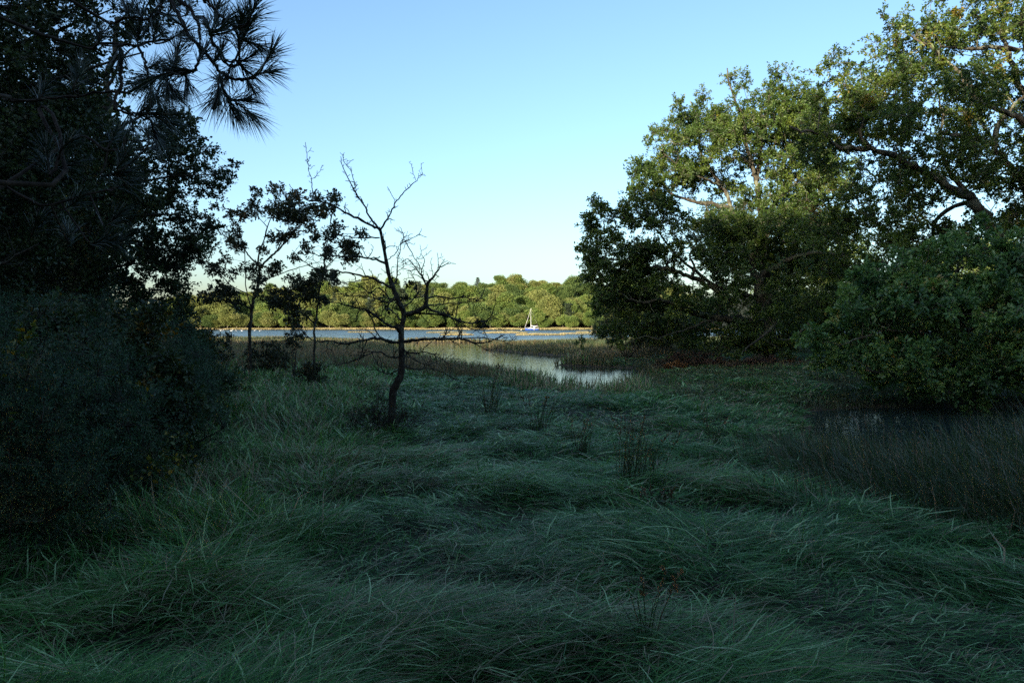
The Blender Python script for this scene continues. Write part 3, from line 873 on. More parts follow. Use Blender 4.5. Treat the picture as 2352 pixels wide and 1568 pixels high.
# ------------------------------------------------------------------ oaks on the right bank
def build_oaks():
    rng = RNG(21)
    # the lit oak farther back
    Y = 40
    x0, y0, _ = P(1745, 815, Y); base = (x0, y0, gz(x0, y0) - .15)
    lim = [([base] + path(c6, [(985, 1420), (990, 1300), (1000, 1190)], Y), .42, .26),
           (path(c6, [(1000, 1200), (900, 1130), (820, 1080), (740, 1050), (640, 1040), (520, 1000), (470, 950)], Y, -2), .17, .05),
           (path(c6, [(1000, 1190), (960, 1020), (950, 930), (935, 880), (900, 820), (830, 810), (780, 820)], Y, -1), .19, .05),
           (path(c6, [(820, 1080), (800, 1000), (760, 950), (720, 880), (690, 830), (660, 760), (650, 640), (610, 520)], Y, 1), .12, .03),
           (path(c6, [(1000, 1150), (1060, 1020), (1100, 960), (1170, 890), (1210, 830), (1260, 730), (1300, 620)], Y, 2), .16, .04),
           (path(c6, [(950, 930), (970, 800), (990, 650), (1040, 480), (1065, 330)], Y, 1.5), .15, .03),
           (path(c6, [(940, 880), (900, 740), (880, 600), (820, 470), (800, 350)], Y, -2), .12, .03),
           (path(c6, [(1000, 1200), (1100, 1130), (1250, 1060), (1380, 1000)], Y, 1.5), .15, .05),
           (path(c6, [(760, 950), (690, 920), (600, 880), (520, 830), (450, 770)], Y, -2), .08, .03),
           (path(c6, [(1000, 1250), (1100, 1240), (1200, 1180), (1330, 1150)], Y, -3), .13, .04)]
    poly = [c6(*p) for p in [(340, 730), (420, 640), (480, 560), (545, 510), (590, 430), (640, 500), (680, 430), (740, 520), (780, 360), (815, 290), (850, 400), (900, 330), (960, 430), (1020, 310), (1075, 260), (1140, 350), (1160, 430), (1300, 450), (1420, 700), (1450, 1000), (1420, 1300), (1300, 1420), (700, 1400), (560, 1150), (640, 1060), (520, 960), (400, 900), (360, 800)]]
    hol = lambda x, y: np.where(((x - c6(900, 880)[0]) / 110) ** 2 + ((y - c6(900, 880)[1]) / 80) ** 2 < 1, .62, .0)
    C = np.concatenate([boughs_of(fill_outline(poly, Y, 5.0, 118, rng, hollow=hol, inset=1.1), 8, .66, .26, rng), fill_outline(poly, Y, 5.0, 240, rng, hollow=hol, inset=.25)])
    tree("oak_tree", base, "broad spreading oak with sunlit crown and pale forked limbs, beyond the low dark boughs", "tree", "oaks on the far bank of the pond", lim, bare_boughs(C, lim, rng, .013, .45), M["oak_leaf"], M["oak_bark"], rng, .58, 10, 21, .10, .55, .009, .05, .50, .15, flat=.9, lift=.4)

    # the low-boughed oak whose dark skirt hangs to the marsh
    rng = RNG(22); Y = 36
    x0, y0, _ = P(1770, 830, Y); base = (x0, y0, gz(x0, y0) - .15)
    lim = [([base] + path(None, [(1772, 770), (1760, 700), (1740, 640), (1722, 560)], Y), .36, .16),
           (path(c7, [(960, 225), (880, 212), (800, 200), (700, 188), (600, 152), (480, 108), (380, 118), (300, 105)], Y, -2.5), .20, .035),
           (path(c7, [(880, 190), (790, 200), (700, 222), (600, 258), (520, 280), (450, 310)], Y, -3.2), .085, .02),
           (path(c9, [(1500, 560), (1300, 420), (1110, 335), (1000, 290), (880, 255), (740, 240), (600, 190), (420, 170), (250, 150)], Y, -2), .15, .03),
           (path(c9, [(1110, 330), (1140, 250), (1100, 120), (1150, 20)], Y - .8, 0), .08, .03),
           (path(c9, [(2200, 750), (2110, 840), (2000, 910), (1880, 890)], Y - 4, -1), .06, .02),
           (path(c9, [(1900, 740), (1830, 820), (1740, 900), (1620, 985), (1570, 1050)], Y - 3, -2), .07, .02),
           (path(None, [(1740, 640), (1800, 600), (1870, 580), (1950, 590)], Y, -2), .13, .04),
           (path(None, [(1750, 690), (1640, 650), (1560, 590), (1500, 520)], Y, 1), .12, .03)]
    lobes = [c6(*p) for p in [(15, 1275), (60, 1220), (60, 1130), (115, 1090), (105, 985), (140, 1010), (185, 1080), (240, 1120), (250, 1060), (300, 1010), (275, 910), (300, 850), (350, 830), (430, 870), (460, 960), (520, 1060), (640, 1090), (560, 1180), (470, 1200), (420, 1290), (330, 1420), (200, 1480), (60, 1470), (90, 1380), (40, 1300)]]
    C1 = fill_outline(lobes, Y - 1.5, 2.2, 190, rng, hollow=lambda x, y: np.where((np.abs(x - c6(370, 1215)[0]) < 55) & (np.abs(y - c6(370, 1215)[1]) < 16), .9, 0.))
    skirt = [(1400, 640), (1450, 600), (1530, 555), (1640, 500), (1740, 480), (1850, 500), (1930, 560), (1930, 700), (1880, 760), (1800, 800), (1720, 800), (1640, 815), (1580, 770), (1520, 790), (1440, 780), (1400, 720)]
    gap = lambda x, y: np.where(((x - 1650) / 60) ** 2 + ((y - 735) / 26) ** 2 < 1, .97, np.where(((x - 1825) / 70) ** 2 + ((y - 775) / 30) ** 2 < 1, .8, 0.))
    C2 = np.concatenate([boughs_of(fill_outline(skirt, Y - .5, 3.6, 60, rng, hollow=gap), 8, .7, .22, rng), fill_outline(skirt, Y - .5, 3.6, 170, rng, hollow=gap)])
    sw = [(1300 + 50, 690), (1400, 640), (1420, 660), (1390, 700), (1370, 730)]
    C3 = fill_outline(sw, Y - 2, .8, 14, rng)
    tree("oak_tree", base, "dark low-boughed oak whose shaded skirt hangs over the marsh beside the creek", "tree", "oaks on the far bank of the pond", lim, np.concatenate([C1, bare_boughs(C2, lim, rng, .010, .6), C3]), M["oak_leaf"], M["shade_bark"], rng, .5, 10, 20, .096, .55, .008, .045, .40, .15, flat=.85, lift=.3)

    # tall near oak leaning in from the frame's edge
    rng = RNG(23); Y = 27
    x0, y0, _ = P(2395, 860, Y); base = (x0, y0, gz(x0, y0) - .15)
    lim = [([base] + path(c6, [(2345, 1500), (2290, 1440), (2230, 1290), (2140, 1140), (2060, 1030)], Y), .32, .19),
           (path(c6, [(2060, 1030), (1960, 970), (1830, 890), (1730, 840), (1650, 800), (1560, 770), (1480, 770), (1400, 760), (1330, 730), (1290, 690), (1210, 675), (1120, 648)], Y, -2), .17, .035),
           (path(c6, [(2700, 1500), (2420, 1120), (2320, 920), (2240, 830), (2180, 760), (2080, 710), (1990, 690), (1900, 690)], Y, -1), .20, .06),
           (path(c6, [(2500, 1000), (2380, 700), (2290, 600), (2180, 560), (2110, 530), (2060, 470)], Y - 1, -1), .16, .05),
           (path(c6, [(2600, 900), (2400, 560), (2310, 440), (2260, 300), (2220, 200), (2160, 110), (2080, 80)], Y + 2, 1), .18, .06),
           (path(c6, [(2420, 600), (2330, 250), (2330, 50), (2300, -80)], Y + 1, 0), .16, .05),
           (path(c6, [(2060, 1030), (1900, 1100), (1850, 1250), (1880, 1340)], Y + 1, 0), .09, .06),
           (path(c6, [(1560, 770), (1490, 700), (1510, 600), (1540, 520)], Y - 1, 0), .08, .03),
           (path(c6, [(2120, 540), (2050, 440), (1950, 330), (1850, 250), (1740, 180)], Y - 1, 1), .10, .03),
           (path(c6, [(2300, 260), (2180, 240), (2050, 250), (1900, 240)], Y, -1), .10, .03),
           (path(c6, [(2230, 1280), (2080, 1290), (1980, 1330), (1860, 1390), (1740, 1400)], Y, -2), .11, .03),
           (path(c6, [(2180, 760), (2200, 640), (2280, 540), (2350, 480)], Y, 1), .12, .05),
           (path(c6, [(2060, 1030), (1940, 870), (1900, 760), (1910, 600), (1880, 470)], Y, 1), .10, .03)]
    poly = [c6(*p) for p in [(1210, 290), (1235, 215), (1280, 190), (1300, 140), (1345, 165), (1380, 145), (1400, 230), (1470, 170), (1545, 140), (1555, 60), (1590, 30), (1620, 90), (1680, 90), (1730, 50), (1830, 0), (1880, -120), (2100, -260), (2500, -330), (2900, -200), (3050, 400), (2900, 1000), (2500, 1200), (2300, 1500), (2050, 1480), (1850, 1520), (1600, 1480), (1400, 1400), (1230, 1280), (1180, 1120), (1240, 900), (1130, 760), (1110, 640), (1190, 560), (1250, 420)]]

    def hol2(x, y):
        h = np.zeros(x.shape)
        for cx, cy_, rx, ry, p in [(2150, 1225, 85, 55, .9), (1390, 1240, 90, 55, .92), (2250, 700, 90, 90, .7), (1720, 560, 60, 40, .6), (2230, 1000, 100, 80, .6), (1900, 1050, 60, 60, .5), (1760, 130, 50, 40, .6), (1640, 420, 60, 60, .45), (1450, 830, 120, 40, .5), (1960, 820, 110, 50, .5)]:
            X, Y_ = c6(cx, cy_)
            q = ((x - X) / (rx / 2.24)) ** 2 + ((y - Y_) / (ry / 2.24)) ** 2
            h = np.maximum(h, np.where(q < 1, p, 0))
        return h
    C = np.concatenate([boughs_of(fill_outline(poly, Y, 4.2, 145, rng, hollow=hol2, inset=.8), 9, .56, .22, rng), fill_outline(poly, Y, 4.2, 340, rng, hollow=hol2, inset=.2)])
    tree("oak_tree", base, "tallest oak, nearest the pond, with thick dark crooked limbs reaching out of its crown", "tree", "oaks on the far bank of the pond", lim, bare_boughs(C, lim, rng, .014, .45), M["oak_leaf"], M["oak_bark"], rng, .46, 9, 18, .088, .55, .007, .04, .50, .17, flat=.9, lift=.35)

    # young oak hanging over the pond, its leaves big in view
    rng = RNG(24); Y = 20.5
    x0, y0, _ = P(2240, 880, 22.6); base = (x0, y0, gz(x0, y0) - .1)
    lim = [([base] + [P(2235, 830, 22), P(2210, 760, 21.6), P(2190, 690, 21.3), P(2200, 620, 21)], .16, .05),
           ([P(2225, 800, 21.8), P(2130, 770, 21), P(2040, 760, 20), P(1960, 780, 19.6)], .08, .02),
           ([P(2215, 770, 21.8), P(2280, 720, 21), P(2350, 690, 20)], .08, .03),
           ([P(2235, 830, 22), P(2160, 850, 20.6), P(2060, 860, 19.6), P(1990, 850, 19.2)], .07, .02),
           ([P(2235, 840, 22), P(2290, 860, 20.6), P(2330, 850, 19.8)], .06, .02),
           ([P(2205, 740, 21.6), P(2130, 690, 21), P(2050, 640, 20.6)], .07, .02)]
    poly = [(1885, 790), (1900, 770), (1935, 720), (1945, 650), (1985, 625), (2030, 630), (2090, 600), (2140, 580), (2200, 535), (2250, 585), (2310, 540), (2380, 560), (2480, 540), (2520, 850), (2420, 880), (2352, 860), (2300, 890), (2230, 915), (2180, 905), (2120, 912), (2070, 890), (2010, 885), (1960, 860), (1925, 850), (1905, 815)]
    hol3 = lambda x, y: np.where(((x - 2075) / 50) ** 2 + ((y - 780) / 22) ** 2 < 1, .35, np.where(((x - 1985) / 50) ** 2 + ((y - 700) / 28) ** 2 < 1, .5, 0.))
    C = np.concatenate([boughs_of(fill_outline(poly, Y, 2.1, 58, rng, hollow=hol3), 8, .62, .2, rng), fill_outline(poly, Y, 2.1, 120, rng, hollow=hol3)])
    tree("oak_tree", base, "young oak with pale green leaves drooping over the dark pond", "tree", "oaks on the far bank of the pond", lim, C, M["oak_leaf_pale"], M["oak_bark"], rng, .36, 9, 13, .12, .5, .006, .03, .46, .2, lift=.1)

    # willow bush at the water's edge
    rng = RNG(25); Y = 44
    x0, y0, _ = P(1440, 800, Y); base = (x0, y0, gz(x0, y0) - .1)
    lim = [([base, P(1400 + 18 * k, 760, Y + rng.uniform(-1, 1)), P(1385 + 24 * k, 715, Y + rng.uniform(-1.4, 1.4))], .05, .02) for k in range(6)]
    poly = [(1362, 770), (1368, 735), (1385, 705), (1420, 685), (1470, 680), (1540, 690), (1580, 740), (1560, 790), (1480, 790), (1430, 785), (1395, 775)]
    C = fill_outline(poly, Y, 1.9, 260, rng)
    tree("willow_bush", base, "rounded grey-green willow bush at the creek edge, lowest and outermost of the bank's growth", "bush", None, lim, C, M["willow_leaf"], M["dark_bark"], rng, .42, 9, 12, .11, .3, .006, .025, .5, .15)

    # sunlit trees farther along the same shore, seen through the oaks
    for k, (x, y, h, w_) in enumerate([(24, 62, 9, "nearest of the sunlit trees glimpsed through the oaks"), (33, 74, 11, "second sunlit tree glimpsed behind the oaks"), (44, 70, 11, "sunlit tree glimpsed beside the tallest oak's trunk"), (54, 84, 13, "sunlit tree farthest along the bank behind the oaks"), (62, 74, 12, "sunlit tree at the frame edge behind the tallest oak")]):
        rng = RNG(240 + k); base = (x, y, gz(x, y) - .1); r = h * .42; n = 150
        d = unit(rng.standard_normal((n, 3))) * rng.uniform(.5, 1, (n, 1))
        C = np.array([x, y, base[2] + h * .52]) + d * np.array([r, r, h * .46])
        tree("bank_tree", base, w_, "tree", "sunlit trees behind the oaks", [([base, (x + .1, y, base[2] + h * .4), (x, y, base[2] + h * .9)], h * .018, .03)], C, M["far_leaf_a"], M["oak_bark"], rng, h * .1, 9, 11, .22, .6, .01, .05, .45, .2)

    # thicket under the oaks: separate bushes
    labs = ["dark thicket bush under the oaks, just behind the orange bracken", "dark thicket bush beneath the forked oak trunk", "dark thicket bush filling the hollow behind the young oak", "dark thicket bush at the frame edge behind the pond", "leggy thicket bush between the willow and the oak trunks", "dark thicket bush right behind the drooping young oak"]
    for k, (px, py, Yk, w, h) in enumerate([(1640, 800, 47, 120, 110), (1800, 790, 46, 150, 120), (1980, 810, 38, 190, 190), (2290, 830, 30, 190, 200), (1530, 790, 50, 110, 70), (2130, 835, 27, 170, 130)]):
        rng = RNG(260 + k)
        x0, y0, _ = P(px, py, Yk); base = (x0, y0, gz(x0, y0) - .1)
        lim = [([base, P(px + d * .5, py - h * .35, Yk + rng.uniform(-.6, .6)), P(px + d, py - h * .75, Yk + rng.uniform(-1, 1))], .05, .02) for d in np.linspace(-w * .45, w * .45, 5)]
        poly = [(px - w * .6, py), (px - w * .62, py - h * .5), (px - w * .3, py - h), (px + w * .2, py - h * 1.05), (px + w * .6, py - h * .6), (px + w * .6, py)]
        C = fill_outline(poly, Yk, 2.0, 150, rng)
        tree("thicket_bush", base, labs[k], "bush", "thicket under the oaks", lim, C, M["oak_leaf"], M["dark_bark"], rng, .5, 8, 12, .12, .5, .006, .025, .3, .15)


build_oaks()


# ------------------------------------------------------------------ bare thorn tree
def twig_fan(buf, q, r, rng, dens, lmax, depth=2, gravity=0.0):
    """short zig-zag twigs and spurs off a branch path q with radii r"""
    seg = np.linalg.norm(np.diff(q, axis=0), axis=1); s = np.concatenate([[0], np.cumsum(seg)]); T = s[-1]
    n = max(1, int(T * dens))
    paths = []; rads = []; kids = []
    for u in rng.uniform(0.08 * T, T, n):
        i = min(len(q) - 2, int(np.searchsorted(s, u) - 1)); i = max(i, 0)
        f = (u - s[i]) / max(seg[i], 1e-6)
        p0 = q[i] * (1 - f) + q[i + 1] * f
        t = (q[i + 1] - q[i]) / max(seg[i], 1e-6)
        d = rng.standard_normal(3); d -= (d @ t) * t * .7; d = d / np.linalg.norm(d) + t * rng.uniform(.1, .9) + np.array([0, 0, .25 - gravity]); d /= np.linalg.norm(d)
        L = lmax * rng.uniform(.12, 1.0) ** 1.6 + .03
        K = 4
        pts = [p0]
        for k in range(K):
            d2 = d + rng.normal(0, .28, 3); d2 /= np.linalg.norm(d2); pts.append(pts[-1] + d2 * L / K)
        rr = min(r[min(i, len(r) - 1)] * .65, .0080 + .006 * L)
        paths.append(pts); rads.append(np.linspace(rr, .0038, K + 1)); kids.append((np.array(pts), np.linspace(rr, .0038, K + 1), L))
    tubes(buf, np.array(paths), np.array(rads), 4)
    if depth > 1:
        for pts, rr, L in kids:
            if L > .08: twig_fan(buf, pts, rr, rng, 14, L * .5, depth - 1, gravity)


def build_thorn():
    rng = RNG(31); Y = 12.0
    x0, y0, _ = P(*c1(1195, 1560), Y); base = (x0, y0, gz(x0, y0) - .12)
    m = Y / F / 5.61
    t = thing("thorn_tree", base, "leaning bare thorn tree with black spiny twigs standing in the grass", "tree")
    tb = Buf()
    q, r = limb(tb, local([base] + path(c1, [(1205, 1500), (1222, 1450), (1250, 1390), (1256, 1300), (1252, 1200), (1256, 1120), (1268, 1050), (1242, 985), (1208, 905), (1186, 840), (1170, 760), (1150, 650), (1135, 575)], Y), base), 25 * m, 8 * m, rng, .0, 4, 10, 1.0)
    twig_fan(tb, q[8:], r[8:], rng, 7, .3)
    # rough basal shoots
    for k in range(26):
        a = rng.uniform(0, 6.28); p0 = np.array([.03 * math.cos(a), .03 * math.sin(a), .05])
        p1 = p0 + np.array([math.cos(a) * rng.uniform(.15, .7), math.sin(a) * rng.uniform(.15, .7), rng.uniform(.25, .75)])
        qq, rr = limb(tb, [p0, (p0 + p1) / 2 + rng.normal(0, .05, 3), p1], .008, .002, rng, .01, 3, 4)
        twig_fan(tb, qq, rr, rng, 12, .22)
    obj("trunk", tb, M["thorn_bark"], t)
    B = [  # points, r0 px, r1 px, depth drift, twig density, twig length
        ([(1135, 575), (1090, 555), (1010, 510), (930, 475), (850, 430), (760, 415), (700, 400), (660, 370), (625, 320)], 7.5, 1.2, -.6, 9, .25),
        ([(790, 415), (762, 395), (752, 350), (750, 300), (735, 240), (720, 150), (715, 85)], 2.4, 1, .2, 18, .10),
        ([(742, 290), (770, 280), (795, 250), (810, 212)], 1.4, .8, .1, 18, .07),
        ([(1133, 580), (1080, 510), (1050, 450), (1010, 390), (975, 330), (940, 260), (918, 200), (912, 165)], 6, 1.2, .3, 16, .12),
        ([(1000, 385), (990, 310), (965, 240), (930, 190), (925, 150)], 2, .8, .1, 18, .08),
        ([(945, 215), (965, 195), (980, 183)], 1.2, .8, .0, 12, .05),
        ([(1138, 572), (1185, 500), (1215, 430), (1260, 375), (1310, 325), (1345, 290), (1372, 255)], 4.5, 1, -.4, 14, .14),
        ([(1335, 300), (1320, 260), (1313, 205)], 1.4, .8, 0, 14, .07),
        ([(1217, 430), (1205, 390), (1185, 350), (1175, 335)], 1.6, .8, .15, 14, .09),
        ([(1130, 620), (1040, 620), (960, 615), (880, 605), (760, 595)], 4, 1, .7, 10, .25),
        ([(1165, 765), (1110, 745), (1040, 730), (960, 725), (880, 725), (800, 720), (740, 705), (690, 680)], 5.5, 1.2, -.9, 10, .3),
        ([(1190, 900), (1150, 875), (1080, 845), (1000, 825), (920, 812), (840, 800), (760, 790), (690, 740), (640, 690)], 7, 1.2, .9, 10, .32),
        ([(1080, 850), (1000, 865), (940, 870), (860, 850)], 3, 1, -.3, 12, .25),
        ([(1268, 1052), (1320, 1040), (1370, 1020), (1392, 985), (1395, 920), (1407, 875), (1440, 830), (1470, 790), (1520, 757)], 15, 1.4, -.4, 10, .25),
        ([(1393, 985), (1420, 1025), (1480, 1045), (1560, 1080), (1620, 1095), (1680, 1100), (1740, 1080), (1775, 1010), (1785, 930)], 7, 1.2, -.9, 11, .32),
        ([(1400, 900), (1380, 860), (1350, 810), (1320, 770), (1290, 740), (1250, 762)], 4.5, 1, .4, 13, .22),
        ([(1385, 860), (1362, 810), (1385, 760), (1370, 720), (1358, 680)], 3, 1, .2, 13, .18),
        ([(1430, 835), (1425, 790), (1418, 750)], 2, 1, .1, 13, .14),
        ([(1455, 810), (1462, 760), (1455, 705)], 2, .9, -.1, 13, .12),
        ([(1396, 960), (1450, 950), (1530, 960), (1610, 955), (1690, 965), (1730, 880)], 5, 1, .8, 11, .3),
        ([(1300, 1045), (1450, 1050), (1540, 1070), (1640, 1130), (1720, 1130), (1785, 1115)], 6, 1.2, -.6, 11, .3),
        ([(1395, 1000), (1450, 1000), (1520, 990), (1600, 985), (1680, 970), (1740, 935)], 4.5, 1, .3, 11, .3),
        ([(1258, 1170), (1232, 1130), (1190, 1118), (1150, 1090), (1100, 1055), (1050, 1020), (980, 1010), (900, 985), (800, 978)], 9, 1.3, -.7, 11, .32),
        ([(1050, 1022), (1085, 1070), (1105, 1130), (1140, 1180), (1200, 1200)], 4.5, 2, .0, 10, .28),
        ([(1248, 1210), (1180, 1200), (1120, 1185), (1040, 1195), (940, 1215), (860, 1200), (790, 1205), (740, 1185), (700, 1160)], 9, 1.3, -1.0, 12, .35),
        ([(1262, 1202), (1330, 1195), (1400, 1190), (1480, 1190), (1560, 1185), (1620, 1195), (1680, 1215), (1740, 1205), (1800, 1180), (1832, 1163)], 9, 1.6, -1.0, 12, .32),
        ([(1620, 1192), (1680, 1220), (1720, 1245), (1762, 1262)], 3.5, 1, -.2, 12, .2),
        ([(1600, 1185), (1700, 1182), (1790, 1192), (1850, 1215), (1880, 1220)], 3.5, 1, -.2, 12, .2),
        ([(1212, 890), (1225, 850), (1232, 780), (1245, 680), (1265, 610), (1243, 560)], 4, 1, .4, 13, .18),
        ([(1247, 655), (1300, 630), (1350, 605), (1395, 617)], 2.4, .9, .3, 13, .14),
        ([(1272, 635), (1310, 700), (1350, 770), (1380, 800)], 2.4, .9, -.2, 13, .2),
        ([(1165, 745), (1195, 730), (1230, 690), (1250, 640)], 2.4, .9, -.2, 12, .18),
        ([(1235, 970), (1190, 960), (1130, 900), (1080, 930), (1030, 900), (960, 880)], 5, 1.2, .8, 13, .32),
        ([(1225, 945), (1180, 985), (1110, 960), (1040, 950), (940, 940), (850, 880)], 4.5, 1.2, -.8, 13, .35),
        ([(1260, 1010), (1310, 980), (1340, 930), (1330, 860), (1300, 800)], 4, 1.2, .7, 13, .28),
        ([(1250, 1080), (1215, 1040), (1160, 1020), (1130, 1060), (1080, 1000)], 4, 1.2, .7, 13, .32),
        ([(1256, 1240), (1300, 1270), (1380, 1260), (1450, 1285), (1520, 1330)], 5, 1.2, -.8, 13, .34),
        ([(1250, 1290), (1190, 1290), (1120, 1260), (1030, 1290), (930, 1330), (840, 1330)], 5, 1.2, -.8, 13, .34),
        ([(1254, 1330), (1330, 1360), (1420, 1350), (1530, 1400), (1640, 1440)], 4.5, 1.2, .5, 13, .32),
        ([(1252, 1360), (1180, 1380), (1090, 1360), (1000, 1400)], 4, 1.2, .6, 13, .3),
        ([(1256, 1270), (1320, 1300), (1390, 1330), (1460, 1310)], 4, 1.2, 1.0, 13, .3)]
    for pts, r0, r1, dd, dens, tl in B:
        bb = Buf()
        q, r = limb(bb, local(path(c1, pts, Y, dd * 1.1), base), r0 * m * 1.12, max(r1 * m * 1.3, .0042), rng, .006, 4, 6)
        twig_fan(bb, q, r, rng, dens, tl)
        obj("branch", bb, M["thorn_bark"], t)
    # the last few leaves
    lb = Buf(); c = local([P(*c1(x, y), Y) for x, y in [(1290, 880), (1310, 875), (1275, 960), (1290, 965), (1215, 870), (1325, 890), (1180, 1010), (1150, 960)]], base)
    foliage(lb, None, c, .07, rng, 4, 5, .05, .6, tintmid=.4)
    obj("leaf_cluster", lb, M["sapling_leaf"], t)


build_thorn()


# ------------------------------------------------------------------ the two saplings
def build_saplings():
    for k in range(2):
        rng = RNG(41 + k)
        if k == 0:
            Y = 24.0; b0 = c1(398, 1290)
            T = [([(402, 1150), (408, 1080), (415, 1020), (425, 970), (445, 890), (460, 800), (452, 772)], 12, 7, .2),
                 ([(452, 772), (410, 735), (385, 705), (360, 640), (330, 560)], 5, 2, -.6), ([(450, 760), (455, 690), (480, 640), (500, 560), (540, 460), (545, 360)], 5, 2, .5),
                 ([(460, 790), (510, 735), (550, 700), (600, 650), (660, 580), (720, 520), (800, 470)], 7, 2, -.6), ([(412, 1015), (395, 960), (380, 880), (375, 720), (365, 640)], 4, 2, .6),
                 ([(440, 890), (480, 860), (560, 830), (640, 800), (720, 775), (790, 755)], 4, 1.6, .8), ([(412, 1020), (350, 990), (290, 985), (220, 950), (150, 960)], 5, 2, -.7),
                 ([(430, 960), (380, 930), (300, 890), (230, 820), (150, 770)], 4, 1.6, .6), ([(550, 700), (620, 560), (600, 450)], 3, 1.4, .5), ([(500, 560), (430, 470), (440, 370)], 2.5, 1.2, .2)]
            E = [(330, 510, 60, 55, 7), (310, 620, 55, 45, 6), (345, 680, 50, 35, 4), (440, 367, 22, 16, 2), (545, 350, 40, 22, 3), (430, 450, 45, 35, 5), (540, 470, 45, 50, 6), (610, 500, 75, 60, 11), (700, 500, 75, 50, 11), (790, 470, 65, 40, 8), (640, 430, 70, 25, 5), (555, 625, 50, 45, 6), (640, 600, 50, 25, 4), (720, 560, 50, 30, 4), (480, 690, 20, 20, 2), (410, 790, 50, 40, 5), (535, 790, 45, 45, 6), (440, 850, 45, 40, 4), (205, 800, 70, 30, 5), (130, 760, 25, 25, 2), (270, 740, 30, 20, 2), (300, 830, 25, 16, 2), (235, 905, 55, 45, 6), (305, 935, 70, 50, 8), (215, 965, 45, 22, 3), (340, 1000, 25, 20, 2), (450, 930, 30, 30, 3), (220, 450, 20, 12, 1), (150, 960, 40, 30, 3), (120, 1050, 18, 25, 1)]
            lab = "small twisted oak sapling, the leafier and left-hand of two slim saplings before the river"
        else:
            Y = 21.5; b0 = c1(757, 1400)
            T = [([(765, 1260), (765, 1130), (772, 1080), (785, 1000), (793, 900), (805, 850), (820, 780), (830, 680), (850, 560), (865, 470)], 9, 2, .4),
                 ([(820, 795), (870, 750), (920, 690), (965, 665)], 3, 1.4, -.4), ([(768, 1105), (720, 1060), (650, 1020), (580, 995), (520, 970)], 4.5, 1.6, -.5), ([(793, 900), (740, 860), (690, 840)], 2.5, 1.2, .4),
                 ([(800, 860), (850, 840), (900, 850)], 2.5, 1.2, .4), ([(830, 690), (880, 620), (930, 600), (1010, 600)], 2.2, 1.2, .5), ([(855, 540), (880, 440), (910, 405)], 2, 1, -.2), ([(858, 500), (820, 430), (720, 390), (660, 380)], 2, 1, .3),
                 ([(762, 1200), (700, 1150), (650, 1090), (640, 1040)], 2.4, 1.2, .4)]
            E = [(545, 960, 50, 40, 6), (620, 960, 50, 40, 6), (560, 1000, 45, 22, 3), (640, 1020, 40, 25, 4), (690, 890, 40, 45, 5), (725, 935, 50, 40, 5), (655, 1080, 30, 25, 2), (700, 1050, 26, 22, 2), (790, 835, 45, 35, 5), (765, 885, 35, 30, 3), (855, 845, 45, 30, 4), (830, 700, 40, 40, 4), (960, 670, 55, 40, 7), (985, 720, 36, 30, 4), (940, 740, 30, 16, 2), (1010, 605, 35, 16, 2), (865, 600, 40, 35, 4), (885, 560, 30, 16, 2), (770, 620, 25, 25, 2), (640, 740, 16, 16, 1), (885, 405, 45, 18, 3), (790, 402, 28, 12, 2), (865, 450, 26, 18, 2), (665, 392, 36, 18, 3), (740, 960, 40, 35, 4), (800, 960, 30, 30, 2), (720, 690, 40, 18, 2), (620, 860, 20, 20, 1)]
            lab = "slimmer upright oak sapling standing between the leafier sapling and the bare thorn tree"
        x0, y0, _ = P(*b0, Y); base = (x0, y0, gz(x0, y0) - .08)
        m = Y / F / 5.61
        lim = []
        for i, (pts, r0, r1, dd) in enumerate(T):
            w = path(c1, pts, Y, dd)
            if i == 0: w = [base] + w
            lim.append((w, r0 * m, max(r1 * m, .004)))
        C = []
        for x, y, rx, ry, n in E:
            for _ in range(int(n * 1.5 + .5)):
                a = rng.uniform(0, 6.28); rr = math.sqrt(rng.uniform()) * .85
                C.append(P(*c1(x + rx * rr * math.cos(a), y + ry * rr * math.sin(a)), Y + rng.normal(0, .45)))
        tree("oak_sapling", base, lab, "tree", "saplings in the marsh", lim, np.array(C), M["sapling_leaf"], M["dark_bark"], rng, .23, 8, 7, .085, .5, .004, .012, .4, .2)
    # low dark bush at the leafier sapling's foot
    specs = [(c1(480, 1330), 24.5, [c1(*p) for p in [(360, 1330), (390, 1240), (440, 1210), (520, 1200), (600, 1230), (640, 1330), (560, 1400), (400, 1390)]], "low dark bush at the foot of the leafier sapling"),
             (c1(650, 1240), 22.5, [c1(*p) for p in [(590, 1190), (620, 1140), (660, 1120), (700, 1150), (690, 1200), (650, 1260), (600, 1240)]], "sparse little bush between the two saplings"),
             ((862, 985), 11.7, [(790, 985), (800, 950), (830, 925), (850, 940), (870, 900), (900, 930), (935, 935), (950, 985)], "dark twiggy scrub around the bare thorn tree's foot"),
             ((715, 880), 21.3, [(675, 880), (680, 850), (700, 838), (740, 842), (760, 880)], "rough low scrub at the slimmer sapling's foot"),
             ((500, 800), 22, [(440, 800), (450, 768), (490, 758), (525, 768), (545, 800), (530, 830), (460, 830)], "low arching bush between the birch and the leafier sapling")]
    for i, (b0, Y, poly, lab) in enumerate(specs):
        rng = RNG(47 + i)
        x0, y0, _ = P(*b0, Y); base = (x0, y0, gz(x0, y0) - .05)
        C = fill_outline(poly, Y, [.9, .5, .35, .5, .5][i], [110, 26, 46, 40, 60][i], rng, .1)
        lim = [([base, tuple(np.array(base) * .4 + C[j] * .6 + [0, 0, .1]), tuple(C[j])], .016, .005) for j in rng.choice(len(C), 7, False)]
        tree("marsh_bush", base, lab, "bush", "small bushes in the marsh", lim, C, M["sapling_leaf"], M["dark_bark"], rng, .2, 7, 3 if i == 2 else 9, .03 if i == 2 else .05, .5, .003, .01, .3, .2)


build_saplings()


